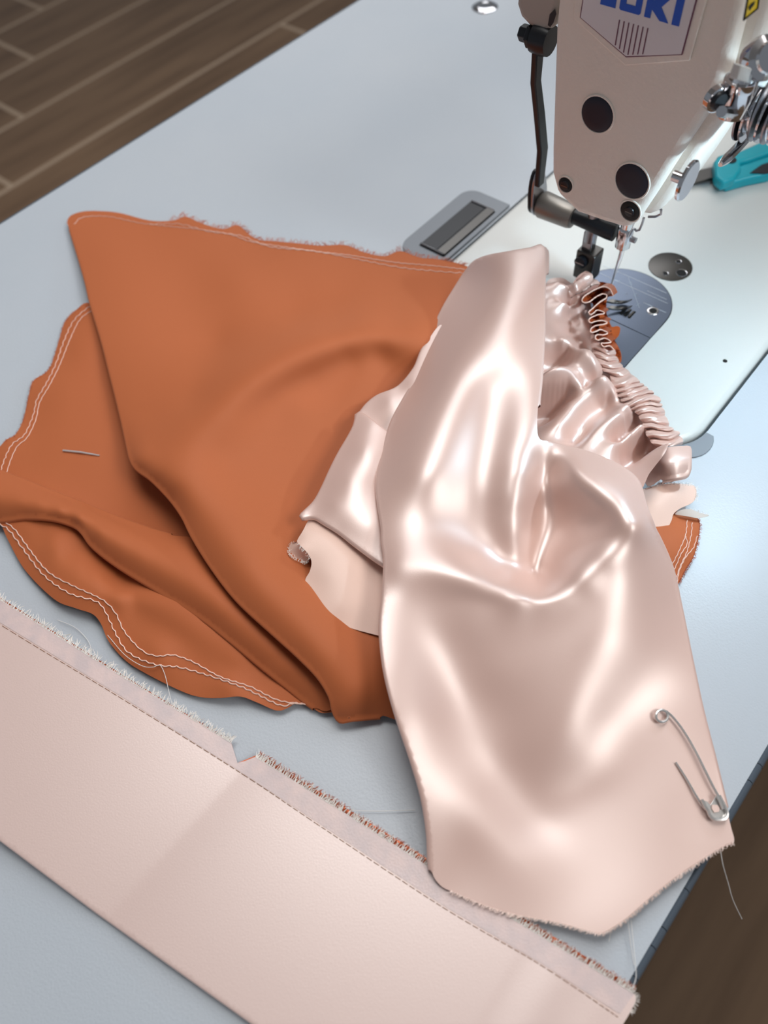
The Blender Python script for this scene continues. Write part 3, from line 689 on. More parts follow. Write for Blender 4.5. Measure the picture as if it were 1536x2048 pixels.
# stitching
stitches('stitch_line', [(148, 448), (165, 434), (215, 432), (280, 445), (340, 452), (400, 458), (460, 468), (500, 482), (560, 492), (640, 503), (700, 510), (790, 524), (860, 530), (930, 538)], S_main, 'thread_pink', rust, 1.2, 14)
stitches('stitch_line', [(300, 447), (360, 447), (420, 462), (480, 470), (540, 492), (620, 500), (690, 512), (790, 532), (860, 540), (925, 545)], S_main, 'thread_pink', rust, 2.0, 18)
stitches('stitch_line', [(181, 613), (150, 640), (130, 680), (112, 730), (95, 765), (75, 800), (68, 830), (50, 870), (25, 890), (10, 920), (2, 945)], S_low, 'thread_pink', rust, 2.2, 14)
stitches('stitch_line', [(183, 622), (160, 640), (140, 680), (120, 730), (100, 770), (80, 805), (72, 840), (55, 875), (35, 893), (22, 920), (14, 945)], S_low, 'thread_pink', rust, 1.0, 14)
stitches('stitch_line', [(0, 1047), (20, 1060), (50, 1100), (90, 1150), (140, 1185), (190, 1200), (210, 1218), (235, 1270), (260, 1305), (310, 1327), (360, 1333), (420, 1350), (490, 1375), (560, 1408), (590, 1404), (625, 1409)], S_low, 'thread_pink', rust, 3.0, 17, r=.00026)
stitches('stitch_line', [(10, 1042), (32, 1060), (65, 1105), (100, 1145), (150, 1172), (205, 1198), (232, 1225), (250, 1262), (285, 1300), (315, 1311), (345, 1309), (385, 1322), (440, 1352), (500, 1372), (560, 1400), (630, 1408)], S_low, 'thread_pink', rust, 2.0, 17, r=.00026)
fray('frayed_edge', [(340, 440), (370, 432), (395, 442), (420, 450), (448, 456), (475, 449), (500, 469), (520, 479), (545, 481), (590, 485), (640, 490), (690, 489), (730, 504), (770, 511), (800, 501), (840, 514), (880, 518), (930, 531)], S_main, 'fray_rust', rust, L=8, dens=.55, out=-1, r=.00013, jitter=1.2)
fray('frayed_edge', [(182, 607), (152, 620), (130, 643), (118, 680), (103, 728), (90, 746), (66, 762), (57, 792), (46, 840), (30, 870), (14, 878), (0, 893)], S_low, 'fray_rust', rust, L=3.5, dens=.4, out=-1, r=.0001, jitter=.8)

# straight pin through the lower panel
pin = thing('straight_pin', tuple(PZ(163, 907, .003)), 'short silver straight pin stuck through the rust fabric', 'pin')
pa = S_low.W(126, 901, .6)[0]; pb2 = S_low.W(199, 911, .4)[0]
MB().tube([pa, (pa+pb2)/2+np.array([0, 0, .0006]), pb2], [.0005, .00052, .0004], 8).build('shaft', 'needle_steel', pin, smooth=True)

# ================================================================== PEACH FABRIC
peach = thing('peach_fabric', tuple(PZ(1060, 1200, 0)), 'peach satin fabric draped over the rust cloth with a gathered elastic seam', 'fabric')
# lower, raw-edged layer
S_u1 = Sheet(lines=[
    [(592, 1084, 24), (606, 1061, 25), (623, 1035, 25)], [(577, 1098, 24), (600, 1092, 26), (620, 1115, 25), (621, 1140, 23), (611, 1160, 21), (616, 1195, 20), (642, 1230, 20), (711, 1259, 18), (765, 1273, 17), (830, 1280, 17)],
    [(660, 1090, 26), (660, 1150, 24.5), (680, 1210, 22)], [(720, 1150, 22), (740, 1200, 20), (780, 1230, 18)]],
    pts=[(760, 1150, 19), (830, 1150, 16), (700, 1060, 24), (800, 1000, 18)])
o_u1 = [(623, 1030), (606, 1061), (594, 1083), (603, 1093), (613, 1104), (621, 1116), (623, 1128), (619, 1144), (611, 1158), (611, 1176), (616, 1195), (626, 1215), (643, 1230), (667, 1244), (711, 1259), (765, 1273), (840, 1290), (850, 1150), (830, 1000), (720, 990), (650, 1005)]
cloth('raw_edge_layer', o_u1, S_u1, 'peach_crepe', peach, step=5)
# curled corner of that layer
cu = []; 
ring_c = [(594, 1083), (583, 1086), (577, 1095), (578, 1107), (588, 1117), (600, 1122), (609, 1127), (616, 1122), (621, 1114)]
inn = [(594, 1083), (597, 1087), (600, 1092), (604, 1096), (608, 1100), (612, 1104), (615, 1108), (618, 1112), (621, 1116)]
v = []; n = len(ring_c)
hh_o = [24, 22.5, 20.5, 19, 18.5, 18.5, 19, 20.5, 23]
for i in range(n):
    a = np.array(inn[i], float); b = np.array(ring_c[i], float)
    for k in range(6):
        t = k/5; q = a+(b-a)*t; h = S_u1.h([a[0]], [a[1]])[0]*(1-t)+hh_o[i]*t+1.2*math.sin(PI*t)*-1
        v.append(PZ(q[0], q[1], h/1000))
MB().add(v, [(i*6+k, i*6+k+1, i*6+7+k, i*6+6+k) for i in range(n-1) for k in range(5)]).build('curled_corner', 'peach_crepe', peach, smooth=True)
fray('frayed_edge', ring_c, S_u1, 'fray_white', peach, L=7, dens=.5, out=-1, r=.0001, dz=-3, jitter=1.3)
fray('frayed_edge', inn, S_u1, 'fray_white', peach, L=6, dens=.5, out=1, r=.0001, dz=.2, jitter=1.3)
# folded layer above it
S_u2 = Sheet(lines=[
    [(716, 828, 26), (699, 871, 27), (662, 939, 28), (630, 1003, 28), (606, 1026, 28)],
    [(620, 1030, 28), (650, 1043, 29), (711, 1086, 28), (771, 1129, 25), (840, 1170, 22)],
    [(745, 845, 29), (730, 900, 32), (700, 960, 32.5), (670, 1010, 31)],
    [(779, 865, 28), (800, 900, 27), (840, 940, 24)]],
    pts=[(760, 960, 29), (740, 1050, 30), (800, 1060, 26)])
o_u2 = [(716, 827, f), (727, 829, f), (750, 846, f), (779, 866, f), (850, 890), (850, 1180), (771, 1129, f), (743, 1110, f), (711, 1086, f), (679, 1061, f), (650, 1043, f), (633, 1033, f), (618, 1031, f), (606, 1034, f), (603, 1029, f), (611, 1021, f), (630, 1002, f), (645, 976, f), (662, 939, f), (679, 905, f), (699, 871, f), (710, 849, f)]
cloth('folded_layer', o_u2, S_u2, 'peach_satin', peach, step=5, r=1.3, tuck=7, drop=4)
S_u3 = Sheet(lines=[[(716, 828, 22), (735, 806, 23), (756, 790, 24), (797, 772, 25), (829, 735, 26), (850, 690, 26)], [(760, 850, 23), (820, 860, 24), (860, 760, 27)], [(780, 800, 26), (830, 770, 27)]])
o_u3 = [(712, 834, f), (722, 822, f), (735, 806, f), (756, 790, f), (797, 772, f), (829, 735, f), (850, 690, f), (890, 660), (890, 880), (800, 900), (740, 870)]
cloth('inner_layer', o_u3, S_u3, 'peach_satin', peach, step=5, r=1.0, tuck=6, drop=4)

# gathered skirt behind the seam
rid = [([(1087, 590), (1105, 565), (1126, 566), (1143, 577)], 24), ([(1092, 598), (1095, 640), (1105, 672), (1126, 689), (1150, 695)], 22), ([(1126, 604), (1145, 600), (1158, 592)], 23), ([(1150, 572), (1165, 560), (1178, 552)], 26),
       ([(1075, 690), (1110, 688), (1144, 693), (1183, 708)], 21),
       ([(1065, 762), (1100, 742), (1144, 732), (1196, 738)], 23), ([(1065, 778), (1120, 768), (1170, 762), (1205, 752)], 22),
       ([(1120, 850), (1141, 822), (1165, 797), (1190, 787), (1230, 786)], 20),
       ([(1165, 905), (1182, 868), (1205, 842), (1230, 826), (1262, 816)], 23), ([(1190, 900), (1215, 865), (1250, 835)], 22.5),
       ([(1215, 925), (1235, 890), (1262, 866), (1292, 848)], 22), ([(1262, 945), (1282, 920), (1302, 903), (1320, 893)], 21)]
val = [([(1118, 584), (1132, 585)], 15), ([(1135, 620), (1142, 650), (1155, 675), (1178, 690)], 11), ([(1168, 600), (1165, 640)], 14),
       ([(1085, 722), (1140, 718), (1190, 728)], 12), ([(1065, 812), (1120, 800), (1165, 792), (1200, 774)], 9),
       ([(1090, 850), (1110, 835), (1130, 810)], 13), ([(1160, 860), (1175, 832), (1200, 812), (1225, 803), (1240, 800)], 12), ([(1150, 890), (1165, 870)], 11),
       ([(1225, 900), (1240, 878), (1258, 856), (1280, 838)], 9), ([(1240, 930), (1258, 916), (1275, 898), (1290, 880), (1300, 870)], 6)]
S_sk = SheetW([[(x, y, h) for x, y in l] for l, h in rid]+[[(x, y, h+(17-h)*.25) for x, y in l] for l, h in val]+[[(1205, 700, 14), (1222, 735, 14), (1255, 780, 14), (1300, 840, 14), (1335, 890, 14)]], lam=6e-3, step=9)
o_sk = [(1060, 590), (1087, 572), (1100, 558), (1125, 556), (1145, 566), (1160, 552), (1176, 545), (1186, 552), (1182, 575), (1182, 610), (1198, 650), (1212, 690), (1226, 725), (1246, 765), (1272, 795), (1300, 830), (1322, 860), (1335, 885), (1330, 905), (1300, 945), (1270, 985), (1180, 960), (1090, 930), (1050, 800)]
cloth('gathered_skirt', o_sk, S_sk, 'peach_satin', peach, step=2.6, r=.8)
# gathered casing: a pleated band running along the seam
c4 = lambda a, b: (1040+a/3.84, 520+b/3.84)
cl_l = [c4(*p) for p in ((545, 560), (545, 640), (580, 760), (610, 830), (690, 885), (720, 980), (760, 1050), (810, 1110), (900, 1185), (960, 1290), (1000, 1380), (1060, 1440))]
cl_r = [c4(*p) for p in ((640, 600), (715, 680), (765, 790), (850, 870), (910, 930), (975, 980), (1060, 1065), (1110, 1170), (1150, 1280), (1215, 1330), (1235, 1370), (1250, 1420))]
def band_surf(L, Rr, nu, nv, hfun):
    A = cr(L, 1e9); A = []
    def at(Pl, t):
        d = cr(Pl, 4.0); s = np.r_[0, np.cumsum(np.linalg.norm(np.diff(d, axis=0), axis=1))]; s /= s[-1]
        return np.c_[np.interp(t, s, d[:, 0]), np.interp(t, s, d[:, 1])]
    t = np.linspace(0, 1, nu); a = at(L, t); b = at(Rr, t); v = []
    for i in range(nu):
        for j in range(nv):
            u = j/(nv-1); q, h = hfun(t[i], u, a[i], b[i]); v.append(PZ(q[0], q[1], h/1000))
    return v, [(i*nv+j, i*nv+j+1, (i+1)*nv+j+1, (i+1)*nv+j) for i in range(nu-1) for j in range(nv-1)]
npl = 19
phs = np.cumsum(np.random.uniform(.7, 1.3, 400))
rk = np.random.RandomState(3)
kn = np.cumsum(rk.uniform(.55, 1.6, 16)); kn = kn/kn[-1]; kn = np.r_[0, kn]; ka = rk.uniform(.6, 1.25, 18); ks = rk.uniform(-1, 1, 18)
def hf(t, u, a, b):
    edge = abs(u-.45)/.55
    tt = t+.018*math.sin(4*u+9*t)+.012*math.sin(11*u+31*t)*(u-.4)
    k = min(max(int(np.searchsorted(kn, tt))-1, 0), 15); w = (tt-kn[k])/(kn[k+1]-kn[k]); w = min(max(w, 0), 1)
    puff = math.sin(PI*w)**.6*ka[k]
    arch = 12+8.5*math.sqrt(max(0, 1-((u-.42)/.62)**2))
    ext = .90+.22*puff*edge
    q = .5*(a+b)+(u-.5)*(b-a)*ext
    small = .55*math.sin(2*PI*w*2+6*u+ks[k]*3)*(edge+.25)
    return q, arch-3.2+puff*(2.9+.5*edge)+small
v, fs = band_surf(cl_l, cl_r, 520, 26, hf)
MB().add(v, fs).build('gathered_casing', 'peach_satin', peach, smooth=True, angle=180)
# square end of the casing
S_end = Sheet(lines=[[(1318, 900, 20), (1340, 893, 22), (1376, 891, 20)], [(1322, 925, 21), (1350, 918, 23.5), (1376, 915, 22)], [(1328, 955, 17), (1350, 950, 20), (1374, 944, 19)]], pts=[(1305, 930, 16), (1300, 965, 13)])
o_end = [(1312, 908), (1326, 897), (1345, 893), (1366, 892), (1377, 893, f), (1378, 915, f), (1377, 936, f), (1370, 947, f), (1345, 952, f), (1325, 957, f), (1300, 972), (1290, 960), (1302, 930)]
cloth('casing_end', o_end, S_end, 'peach_satin', peach, step=3.5, r=1.6, tuck=5, drop=10)
# tail of raw peach cloth below it
S_tl = Sheet(lines=[[(1286, 978, 10), (1311, 970, 12), (1341, 967, 12), (1369, 968, 10), (1391, 973, 8)], [(1391, 998, 6), (1381, 1008, 6), (1359, 1018, 7), (1344, 1036, 7), (1331, 1061, 6), (1318, 1073, 6)]], pts=[(1340, 990, 12), (1310, 1010, 12), (1300, 1050, 9)])
o_tl = [(1270, 985), (1290, 977), (1311, 971), (1341, 967), (1369, 968), (1389, 972), (1393, 986), (1390, 999), (1380, 1008), (1360, 1017), (1347, 1028), (1343, 1041), (1332, 1061), (1316, 1078), (1285, 1070), (1265, 1020)]
cloth('tail', o_tl, S_tl, 'peach_crepe', peach, step=4)
fray('frayed_edge', [(1290, 978), (1311, 972), (1341, 968), (1369, 969), (1389, 973), (1393, 986), (1390, 999)], S_tl, 'fray_white', peach, L=6, dens=.6, out=-1, r=.00009, jitter=.9)
S_sl = Sheet(pts=[(1345, 1030, 5), (1360, 1022, 7), (1385, 1025, 7), (1416, 1032, 5), (1396, 1038, 5)])
cloth('selvedge_sliver', [(1350, 1028), (1362, 1020), (1380, 1018), (1400, 1026), (1418, 1031), (1397, 1036), (1372, 1032)], S_sl, 'fray_white', peach, step=4)
fray('frayed_edge', [(1380, 1019), (1400, 1026), (1414, 1031)], S_sl, 'fray_white', peach, L=5, dens=.5, out=-1, r=.00009, jitter=1.2)

# rust tail peeping out at the right and the rust ruffle inside the seam
S_rt = Sheet(lines=[[(1396, 1037, 3), (1399, 1051, 2.5), (1397, 1076, 2), (1386, 1114, 2), (1371, 1139, 1.5), (1353, 1168, 1.5)], [(1340, 1040, 6), (1330, 1080, 7), (1330, 1130, 5)], [(1358, 1040, 4), (1368, 1070, 5), (1360, 1110, 5)]])
cloth('tail_panel', [(1345, 1025), (1370, 1028), (1396, 1037), (1400, 1052), (1397, 1076), (1388, 1112), (1372, 1139), (1359, 1164), (1345, 1172), (1315, 1120), (1300, 1060)], S_rt, 'rust_crepe', rust, step=4)
fray('frayed_edge', [(1396, 1037), (1400, 1052), (1397, 1076), (1388, 1112), (1372, 1139), (1359, 1164)], S_rt, 'fray_rust', rust, L=5, dens=.6, out=-1, r=.0001, jitter=1)
for l in ([(1375, 1040), (1372, 1070), (1362, 1095), (1350, 1120), (1342, 1134)], [(1372, 1072), (1375, 1088), (1362, 1110), (1350, 1138), (1345, 1146)], [(1385, 1045), (1383, 1070), (1374, 1105), (1360, 1135), (1352, 1162)], [(1395, 1072), (1388, 1095), (1372, 1115), (1360, 1140), (1355, 1164)]):
    stitches('stitch_line', l, S_rt, 'thread_pink', rust, 1.4, 12, r=.0002)
# ruffle: serpentine ribbon
ser = [(715, 275), (690, 225), (640, 205), (580, 225), (505, 270), (478, 300), (485, 325), (530, 322), (580, 285), (630, 262), (662, 268), (660, 292), (610, 325), (560, 370), (528, 400), (540, 420), (568, 405), (592, 385), (638, 398), (645, 412), (600, 420), (550, 440), (527, 462), (545, 482), (585, 470), (630, 465), (668, 480), (640, 495), (580, 505), (545, 530), (548, 556), (585, 548), (620, 535), (672, 560), (640, 575), (590, 575), (578, 600), (600, 615), (650, 600), (698, 630), (650, 640), (625, 640), (640, 665), (690, 660), (720, 690)]
spx = cr([c4(*p) for p in ser], 1.6)
v = []; nS = len(spx); nv = 7
for i, q in enumerate(spx):
    g = i/nS
    for j in range(nv):
        t = j/(nv-1)
        qq = q+np.array([9*t, -7*t]); v.append(PZ(qq[0], qq[1], (25.5-4*g-6*t)/1000))
MB().add(v, [(i*nv+j, i*nv+j+1, (i+1)*nv+j+1, (i+1)*nv+j) for i in range(nS-1) for j in range(nv-1)]).build('ruffle', 'rust_satin', rust, smooth=True, angle=180)
S_rb = Sheet(pts=[(1165, 600, 18), (1195, 565, 18), (1227, 588, 16), (1180, 660, 15), (1215, 640, 14), (1200, 690, 14), (1240, 710, 11)])
S_rb.extra = lambda x, y: 1.3*np.sin((y+.5*x)*.55)+.8*np.sin(y*.31-x*.2)
cloth('ruffle_inside', [c4(*p) for p in ((600, 172), (690, 190), (720, 268), (672, 290), (664, 400), (684, 470), (720, 600), (770, 700), (762, 785), (700, 690), (630, 640), (575, 590), (556, 520), (548, 400), (560, 335), (490, 305), (530, 250))], S_rb, 'rust_satin', rust, step=2.2)
MB().tube([PZ(q[0], q[1], (25.6-4*i/nS)/1000) for i, q in enumerate(spx)], .00035, 5).build('ruffle_edge', 'thread_pink', rust, smooth=True)
S_rf = Sheet(lines=[[(1222, 650, 13), (1240, 652, 11), (1232, 672, 10)], [(1215, 690, 12), (1236, 700, 10), (1243, 725, 8)], [(1205, 640, 16), (1205, 700, 15)], [(1228, 660, 12), (1226, 690, 14)]])
cloth('ruffle_seam', [(1200, 630), (1216, 640), (1224, 654), (1232, 652), (1240, 655), (1238, 670), (1229, 682), (1234, 692), (1242, 706), (1242, 724), (1232, 722), (1215, 700), (1200, 690)], S_rf, 'rust_satin', rust, step=3)
# peach frill at the very top of the seam (three bright loops)
S_fr = Sheet(lines=[[(1143, 575, 23), (1155, 556, 26), (1172, 543, 27), (1184, 548, 25)], [(1150, 590, 22), (1165, 580, 26), (1185, 562, 27), (1198, 560, 25)], [(1152, 573, 22), (1170, 565, 21.5), (1185, 556, 22)], [(1160, 600, 17), (1175, 590, 20), (1196, 575, 21)]], step=8)
cloth('frill', [(1138, 585), (1146, 566), (1157, 551), (1170, 543, f), (1180, 545, f), (1183, 555), (1194, 560, f), (1200, 568), (1190, 578), (1172, 592), (1160, 604), (1146, 600)], S_fr, 'peach_satin', peach, step=2.5, r=.8, tuck=4, drop=6)

# main drape
S_dr = Sheet(lam=.006, scale=1.28, lines=[
    [(934, 539, 18), (948, 522, 25), (975, 511, 33), (1016, 504, 38), (1085, 494, 39)],
    [(916, 567, 17), (889, 612, 19), (861, 671, 20), (820, 776, 22), (788, 835, 24), (759, 936, 26), (757, 1000, 27), (767, 1080, 27), (770, 1150, 27), (763, 1243, 26), (774, 1352, 24), (794, 1426, 22), (824, 1515, 18), (846, 1590, 14), (858, 1664, 10), (863, 1738, 6), (880, 1768, 4.8)],
    [(1010, 560, 38.6), (960, 650, 37), (905, 760, 36), (868, 860, 36), (850, 950, 34)],
    [(1086, 560, 38.5), (1086, 662, 37), (1080, 753, 35.5), (1075, 830, 35), (1066, 880, 34), (1055, 940, 31.5), (1046, 1000, 28), (1042, 1060, 23.5), (1044, 1110, 19)],
    [(1096, 905, 28), (1093, 950, 23.5), (1086, 1010, 19), (1080, 1070, 15.5), (1070, 1140, 12.5)],
    [(985, 780, 33.5), (985, 870, 31), (975, 960, 28.5), (985, 1060, 23), (1010, 1130, 18)],
    [(820, 1050, 29), (880, 1078, 27), (940, 1105, 24), (1000, 1140, 19)],
    [(790, 1130, 29), (860, 1130, 30), (930, 1145, 30), (1000, 1166, 28), (1050, 1183, 26.5), (1080, 1190, 26), (1110, 1187, 26.5), (1160, 1152, 28.5), (1210, 1107, 31), (1250, 1073, 33), (1290, 1052, 33)],
    [(800, 1172, 27.5), (860, 1172, 27.6), (930, 1185, 27), (1000, 1203, 25.5), (1060, 1218, 24.3), (1110, 1216, 24.6), (1160, 1188, 26), (1210, 1150, 28), (1265, 1115, 29)],
    [(1000, 1245, 22.8), (1060, 1252, 22.2), (1120, 1248, 22.8), (930, 1235, 23.8)],
    [(1072, 1163, 13), (1100, 1125, 17), (1145, 1085, 22)],
    [(1098, 884, 30), (1130, 892, 29), (1176, 905, 28), (1221, 923, 28), (1253, 941, 27.5), (1276, 964, 27.5), (1290, 1009, 28), (1308, 1054, 27)],
    [(1100, 897, 32), (1150, 930, 34), (1200, 966, 35.5), (1250, 1010, 36), (1285, 1048, 34.5)],
    [(1108, 960, 26), (1150, 1005, 27), (1200, 1040, 29)],
    [(1321, 1080, 23), (1343, 1134, 18), (1358, 1199, 14), (1378, 1298, 10.5), (1403, 1416, 8), (1428, 1515, 7), (1452, 1614, 5), (1466, 1684, 4)],
    [(1440, 1697, 3.4), (1353, 1755, 4), (1254, 1837, 4.4), (1195, 1866, 4.4), (1106, 1844, 4.2), (1017, 1827, 4.2), (957, 1807, 4.3), (903, 1783, 4.4)],
    [(850, 1240, 23.5), (880, 1300, 19.5), (925, 1400, 13.5), (975, 1490, 9.8), (1020, 1560, 6.4), (1058, 1618, 4.5)],
    [(1070, 1280, 21), (1070, 1340, 18.3), (1070, 1420, 14.6), (1070, 1500, 11), (1074, 1570, 7.2), (1076, 1612, 4.8), (1080, 1660, 4.1)],
    [(1210, 1270, 22.5), (1180, 1370, 17.5), (1145, 1470, 13), (1112, 1560, 7.6)]],
    pts=[(800, 1330, 24), (840, 1430, 20), (880, 1530, 14.5), (940, 1610, 10), (990, 1665, 8), (1060, 1700, 6),
         (990, 1350, 17), (1250, 1170, 26), (1265, 1280, 19.5), (1320, 1250, 16),
         (1280, 1380, 12.5), (1210, 1450, 11), (1330, 1450, 9), (1165, 1570, 6), (1140, 1640, 4.5), (1240, 1600, 5.5), (1350, 1600, 6), (1220, 1730, 4.2), (1330, 1690, 4.6), (1130, 1780, 4.4),
         (930, 1700, 6.5), (900, 1740, 5.4), (960, 1770, 4.8), (1060, 1770, 5.2), (890, 1640, 10)])
def sstep(a, b, x): t = np.clip((x-a)/(b-a), 0, 1); return t*t*(3-2*t)
S_dr.relax((700, 440, 1520, 1920), 5.0, [(9, lambda x, y: np.ones_like(x)), (6, lambda x, y: 1-np.exp(-((x-1180)/140)**2-((y-1030)/130)**2)), (30, lambda x, y: sstep(1198, 1250, y)+.6*(1-sstep(860, 960, y)))])
o_dr = [(934, 539, f), (948, 521, f), (975, 510, f), (1016, 503, f), (1060, 496, f), (1086, 493, f), (1087, 553, f), (1086, 610, f), (1086, 662, f), (1081, 753, f), (1076, 808, f), (1076, 872), (1098, 883, f), (1130, 892, f), (1176, 904, f), (1221, 922, f), (1253, 940, f), (1276, 963, f), (1290, 1009, f), (1308, 1054, f), (1321, 1080, f), (1343, 1134, f), (1358, 1199, f), (1378, 1298, f), (1403, 1416, f), (1428, 1515, f), (1452, 1614, f), (1462, 1654), (1468, 1684), (1447, 1694), (1403, 1721), (1353, 1755), (1304, 1793), (1254, 1837), (1215, 1862), (1195, 1867), (1165, 1859), (1106, 1844), (1017, 1827), (957, 1807), (903, 1783), (878, 1768), (863, 1738, f), (858, 1664, f), (846, 1590, f), (824, 1515, f), (794, 1426, f), (774, 1352, f), (765, 1293, f), (763, 1243, f), (769, 1179, f), (772, 1120, f), (767, 1080, f), (766, 1050, f), (756, 981, f), (759, 936, f), (770, 890, f), (788, 835, f), (820, 776, f), (838, 726, f), (861, 671, f), (889, 612, f), (916, 567, f)]
cloth('drape_panel', o_dr, S_dr, 'peach_satin', peach, step=6, r=1.3, tuck=12, drop=10)
fray('frayed_edge', [(1468, 1684), (1447, 1694), (1403, 1721), (1353, 1755), (1304, 1793), (1254, 1837), (1215, 1862), (1195, 1867), (1165, 1859), (1106, 1844), (1017, 1827), (957, 1807), (903, 1783)], S_dr, 'fray_peach', peach, L=7, dens=.8, out=-1, r=.00011, jitter=.6, dz=.25)
# inner fold seen at the top right of the column
S_if = Sheet(pts=[(1085, 494, 32), (1095, 496, 30), (1095, 545, 29), (1085, 555, 31), (1075, 520, 32)])
cloth('inner_fold', [(1070, 496), (1088, 493), (1095, 500, f), (1096, 520, f), (1095, 545, f), (1086, 556), (1070, 550)], S_if, 'peach_satin', peach, step=3, r=.7, tuck=3, drop=5)

# safety pin
sp = thing('safety_pin', tuple(PZ(1385, 1530, .005)), 'silver safety pin fastened near the corner of the peach satin', 'safety pin')
c7 = lambda a, b: (1200+a/3.938, 1380+b/3.938)
def on(sheet, p, dz): return sheet.W(p[0], p[1], dz)[0]
ck = c7(487, 205); rc = 12.0
coil = [on(S_dr, (ck[0]+rc*math.cos(a), ck[1]+rc*math.sin(a)), 1.2+.5*a/(2*PI)) for a in np.linspace(-.6, 4*PI-.6, 48)]
MB().tube(coil, .00052, 8).build('coil', 'pin_metal', sp, smooth=True)
arm = cr([c7(*p) for p in ((520, 165), (560, 200), (620, 270), (690, 375), (760, 500), (830, 640), (890, 760), (935, 840))], 8)
MB().tube([on(S_dr, q, 1.9) for q in arm], .00050, 8).build('back_wire', 'pin_metal', sp, smooth=True)
arm2 = cr([c7(*p) for p in ((596, 570), (680, 700), (770, 855), (830, 940))], 8)
MB().tube([on(S_dr, q, .5+1.2*i/len(arm2)) for i, q in enumerate(arm2)], .00045, 8).build('pin_wire', 'pin_metal', sp, smooth=True)
cap = [c7(*p) for p in ((800, 862), (842, 880), (868, 905), (915, 830), (935, 825), (965, 880), (998, 960), (1002, 985), (985, 1015), (940, 1022), (898, 1020), (868, 995), (830, 925))]
MB().prism([on(S_dr, q, 1.2) for q in cap], (0, 0, .0003)).build('clasp', 'pin_metal', sp, bevel=.0001)
def strip(ps, dz, r_, n): MB().tube([on(S_dr, q, dz) for q in cr([c7(*p) for p in ps], 4)], r_, 7).build(n, 'pin_metal', sp, smooth=True)
strip(((800, 862), (830, 925), (850, 950), (862, 985), (895, 1018), (940, 1022), (985, 1012), (1002, 975), (985, 920), (940, 830)), 2.3, .00065, 'clasp_rim')
strip(((918, 832), (945, 885), (968, 940)), 2.6, .0005, 'clasp_fold')
MB().prism([on(S_dr, c7(*p), 1.9) for p in ((880, 905), (925, 905), (945, 935), (935, 960), (900, 965), (880, 935))], (0, 0, .0001)).build('clasp_hole', 'peach_satin', sp)

# ================================================================== BAND STRIP
band = thing('fabric_band', tuple(PZ(500, 1700, 0)), 'long pale pink satin band with stitched fold and fringed edge along the bottom', 'fabric')
S_bd = Sheet(lines=[[(-60, 1165, 1.4), (200, 1326, 1.4), (462, 1484, 1.2), (700, 1632, 1.4), (900, 1758, 1.6), (1100, 1880, 1.8), (1265, 1983, 1.6)],
                    [(-60, 1208, 1.8), (0, 1249, 1.8), (240, 1395, 2.0), (470, 1539, 2.0), (640, 1652, 2.2), (888, 1816, 2.4), (1083, 1931, 2.6), (1233, 2030, 2.4)],
                    [(-60, 1400, 1.2), (150, 1525, 2.0), (340, 1665, 2.9), (480, 1740, 2.6), (600, 1800, 2.4), (800, 1900, 2.4), (1000, 2020, 2.6)],
                    [(-60, 1628, .9), (0, 1676, 1.2), (192, 1822, 2.8), (240, 1858, 3.0), (380, 1958, 2.6), (520, 2060, 2.4)]], lam=1e-4, pts=[(900, 2090, 2.6), (1150, 2090, 2.2), (650, 1990, 2.4), (1262, 1996, 1.6), (1215, 2005, 3.0), (1240, 2048, 1.0), (1100, 1990, 2.8), (290, 1730, 3.0), (420, 1600, 2.5)])
def band_h(x, y):
    x = np.atleast_1d(np.asarray(x, float)); y = np.atleast_1d(np.asarray(y, float))
    t = (x-345)*.74+(y-1690)*.68; k = 16.
    l = k*np.log1p(np.exp(np.clip(-t/k, -40, 40))); r_ = np.maximum(t, 0)
    l = 420*(1-np.exp(-l/420)); h = 1.5+.0190*l+1.5*(1-np.exp(-r_/75.))
    e_ = np.clip((x+y*.6-2180)/260., 0, 1); return np.maximum(h*(1-e_)+1.4*e_+.9*np.sin(PI*e_)**2, .7)
S_bd.h = band_h
bandtop = [(-350, 977), (0, 1198), (230, 1343), (462, 1484), (467, 1500), (475, 1526), (490, 1522), (512, 1513), (640, 1594), (850, 1728), (1060, 1858), (1262, 1982)]
o_bd = bandtop+[(1271, 1990), (1272, 2002), (1262, 2022), (1244, 2052), (1190, 2176), (1069, 2455), (1062, 2450, f), (520, 2056, f), (192, 1822, f), (0, 1678, f), (-350, 1424, f)]
cloth('band_panel', o_bd, S_bd, 'band_satin', band, step=7, r=.7, tuck=5, drop=.4, smooth_outline=False)
S_al = Sheet(pts=[(0, 0, 1), (100, 0, 1), (0, 100, 1), (120, 130, 1)]); S_al.h = lambda x, y: S_bd.h(x, y)+.18
cloth('seam_allowance', bandtop+[(1268, 1988), (1240, 2028), (1083, 1927), (888, 1812), (640, 1648), (483, 1545), (240, 1391), (0, 1245), (-350, 1024)], S_al, 'band_allowance', band, step=7, smooth_outline=False)
def dz_shift(ps, dx, dy): return [(x+dx, y+dy) for x, y in ps]
S_b2 = Sheet(pts=[(-60, 1160, .7), (640, 1590, .7), (1265, 1980, .8), (0, 1300, .7), (1100, 2000, .8)])
S_b2.h = lambda x, y: band_h(x, y)-.5
cloth('under_layer', [(-350, 974), (230, 1340), (462, 1483), (475, 1526), (516, 1509), (640, 1584), (850, 1714), (1060, 1844), (1268, 1974), (1240, 1990), (900, 1800), (480, 1545), (0, 1240), (-350, 1020)], S_b2, 'rust_satin', band, step=9, smooth_outline=False)
d = cr([(-350, 1029), (0, 1249), (240, 1395), (483, 1547), (640, 1652), (888, 1816), (1083, 1931), (1236, 2034)], 4.0)
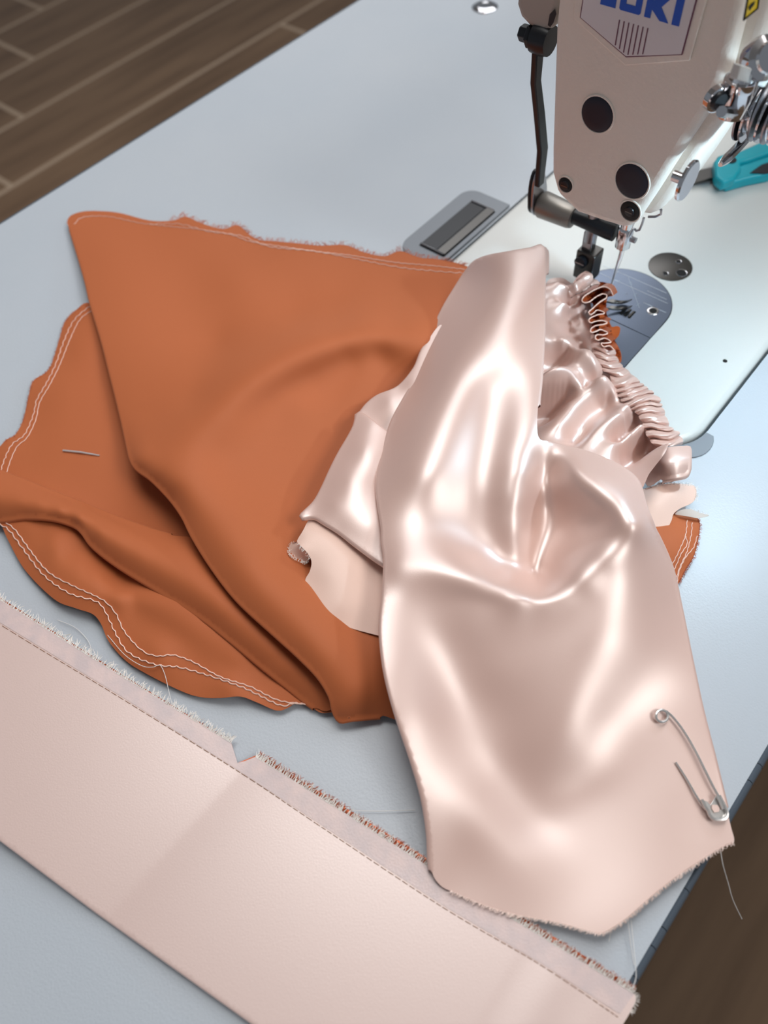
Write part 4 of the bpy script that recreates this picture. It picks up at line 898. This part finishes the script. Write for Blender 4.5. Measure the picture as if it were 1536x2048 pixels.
for k in range(0, len(d)-3, 4):
    q = d[k:k+4]; P = [S_bd.W(p[0], p[1], .06+.10*math.sin(PI*i/3))[0] for i, p in enumerate(q)]
    b = MB().tube(P, .00013, 4) if k == 0 else b.tube(P, .00013, 4)
so = b.build('stitch_line', 'thread_brown', band); so['kind'] = 'stuff'
lft = [(-350, 977), (0, 1198), (230, 1343), (462, 1484)]; rgt = [(512, 1513), (640, 1594), (850, 1728), (1060, 1858), (1265, 1984)]
for ps in (lft, rgt):
    fray('fringe', ps, S_bd, 'fray_white', band, L=15, dens=.55, out=-1, r=.00016, jitter=.3, along=.1, dz=.25)
fray('fringe', rgt, S_b2, 'fray_rust', band, L=15, dens=.9, out=-1, r=.0002, jitter=.3, along=.2)
fray('fringe', lft, S_b2, 'fray_rust', band, L=5, dens=.35, out=-1, r=.00012, jitter=.3, along=.2)
fray('fringe', [(1265, 1984), (1272, 1992), (1272, 2004), (1262, 2024)], S_bd, 'fray_white', band, L=8, dens=.5, out=-1, r=.00012, jitter=.8)

# ================================================================== LOOSE THREADS
def thread(name, pts, label, m='thread_white', r=.00013, zs=None):
    d = cr([(*p,) if len(p) == 3 else (*p, .6) for p in pts], 5)
    return tag(MB().tube([PZ(q[0], q[1], q[2]/1000) for q in d], r, 5).build(name, m, None, smooth=True), label, 'thread')
thread('loose_thread', [(1441, 1700, 3), (1446, 1730, 0), (1456, 1765, -6), (1466, 1800, -12), (1484, 1838, -20)], 'fine thread hanging past the table edge below the safety pin')
thread('loose_thread', [(1262, 1840, 2.2), (1266, 1880, 1), (1270, 1920, 1), (1272, 1955, 2), (1264, 1978, 2.6)], 'white thread crossing the table edge near the band corner')
thread('loose_thread', [(1256, 1842, 2.2), (1262, 1890, .5), (1268, 1930, .6)], 'second fine white thread beside the one near the band corner')
thread('loose_thread', [(115, 1240, .4), (150, 1255, .4), (175, 1280, .5), (183, 1300, .6)], 'curved white thread on the table left of the rust hem')
thread('loose_thread', [(215, 1270, 3), (250, 1310, 4.5), (285, 1332, 5), (308, 1334, 6), (320, 1330, 6.5), (330, 1350, 5), (337, 1380, 3), (343, 1405, 2)], 'pale thread trailing from the rust hem to the band')
thread('loose_thread', [(700, 1621, .4), (760, 1622, .4), (830, 1620, .4)], 'faint white thread lying on the table below the rust hem')
thread('loose_thread', [(1222, 1864, 1.5), (1220, 1872, .6), (1218, 1882, .5)], 'tiny thread end under the bottom tip of the peach satin')
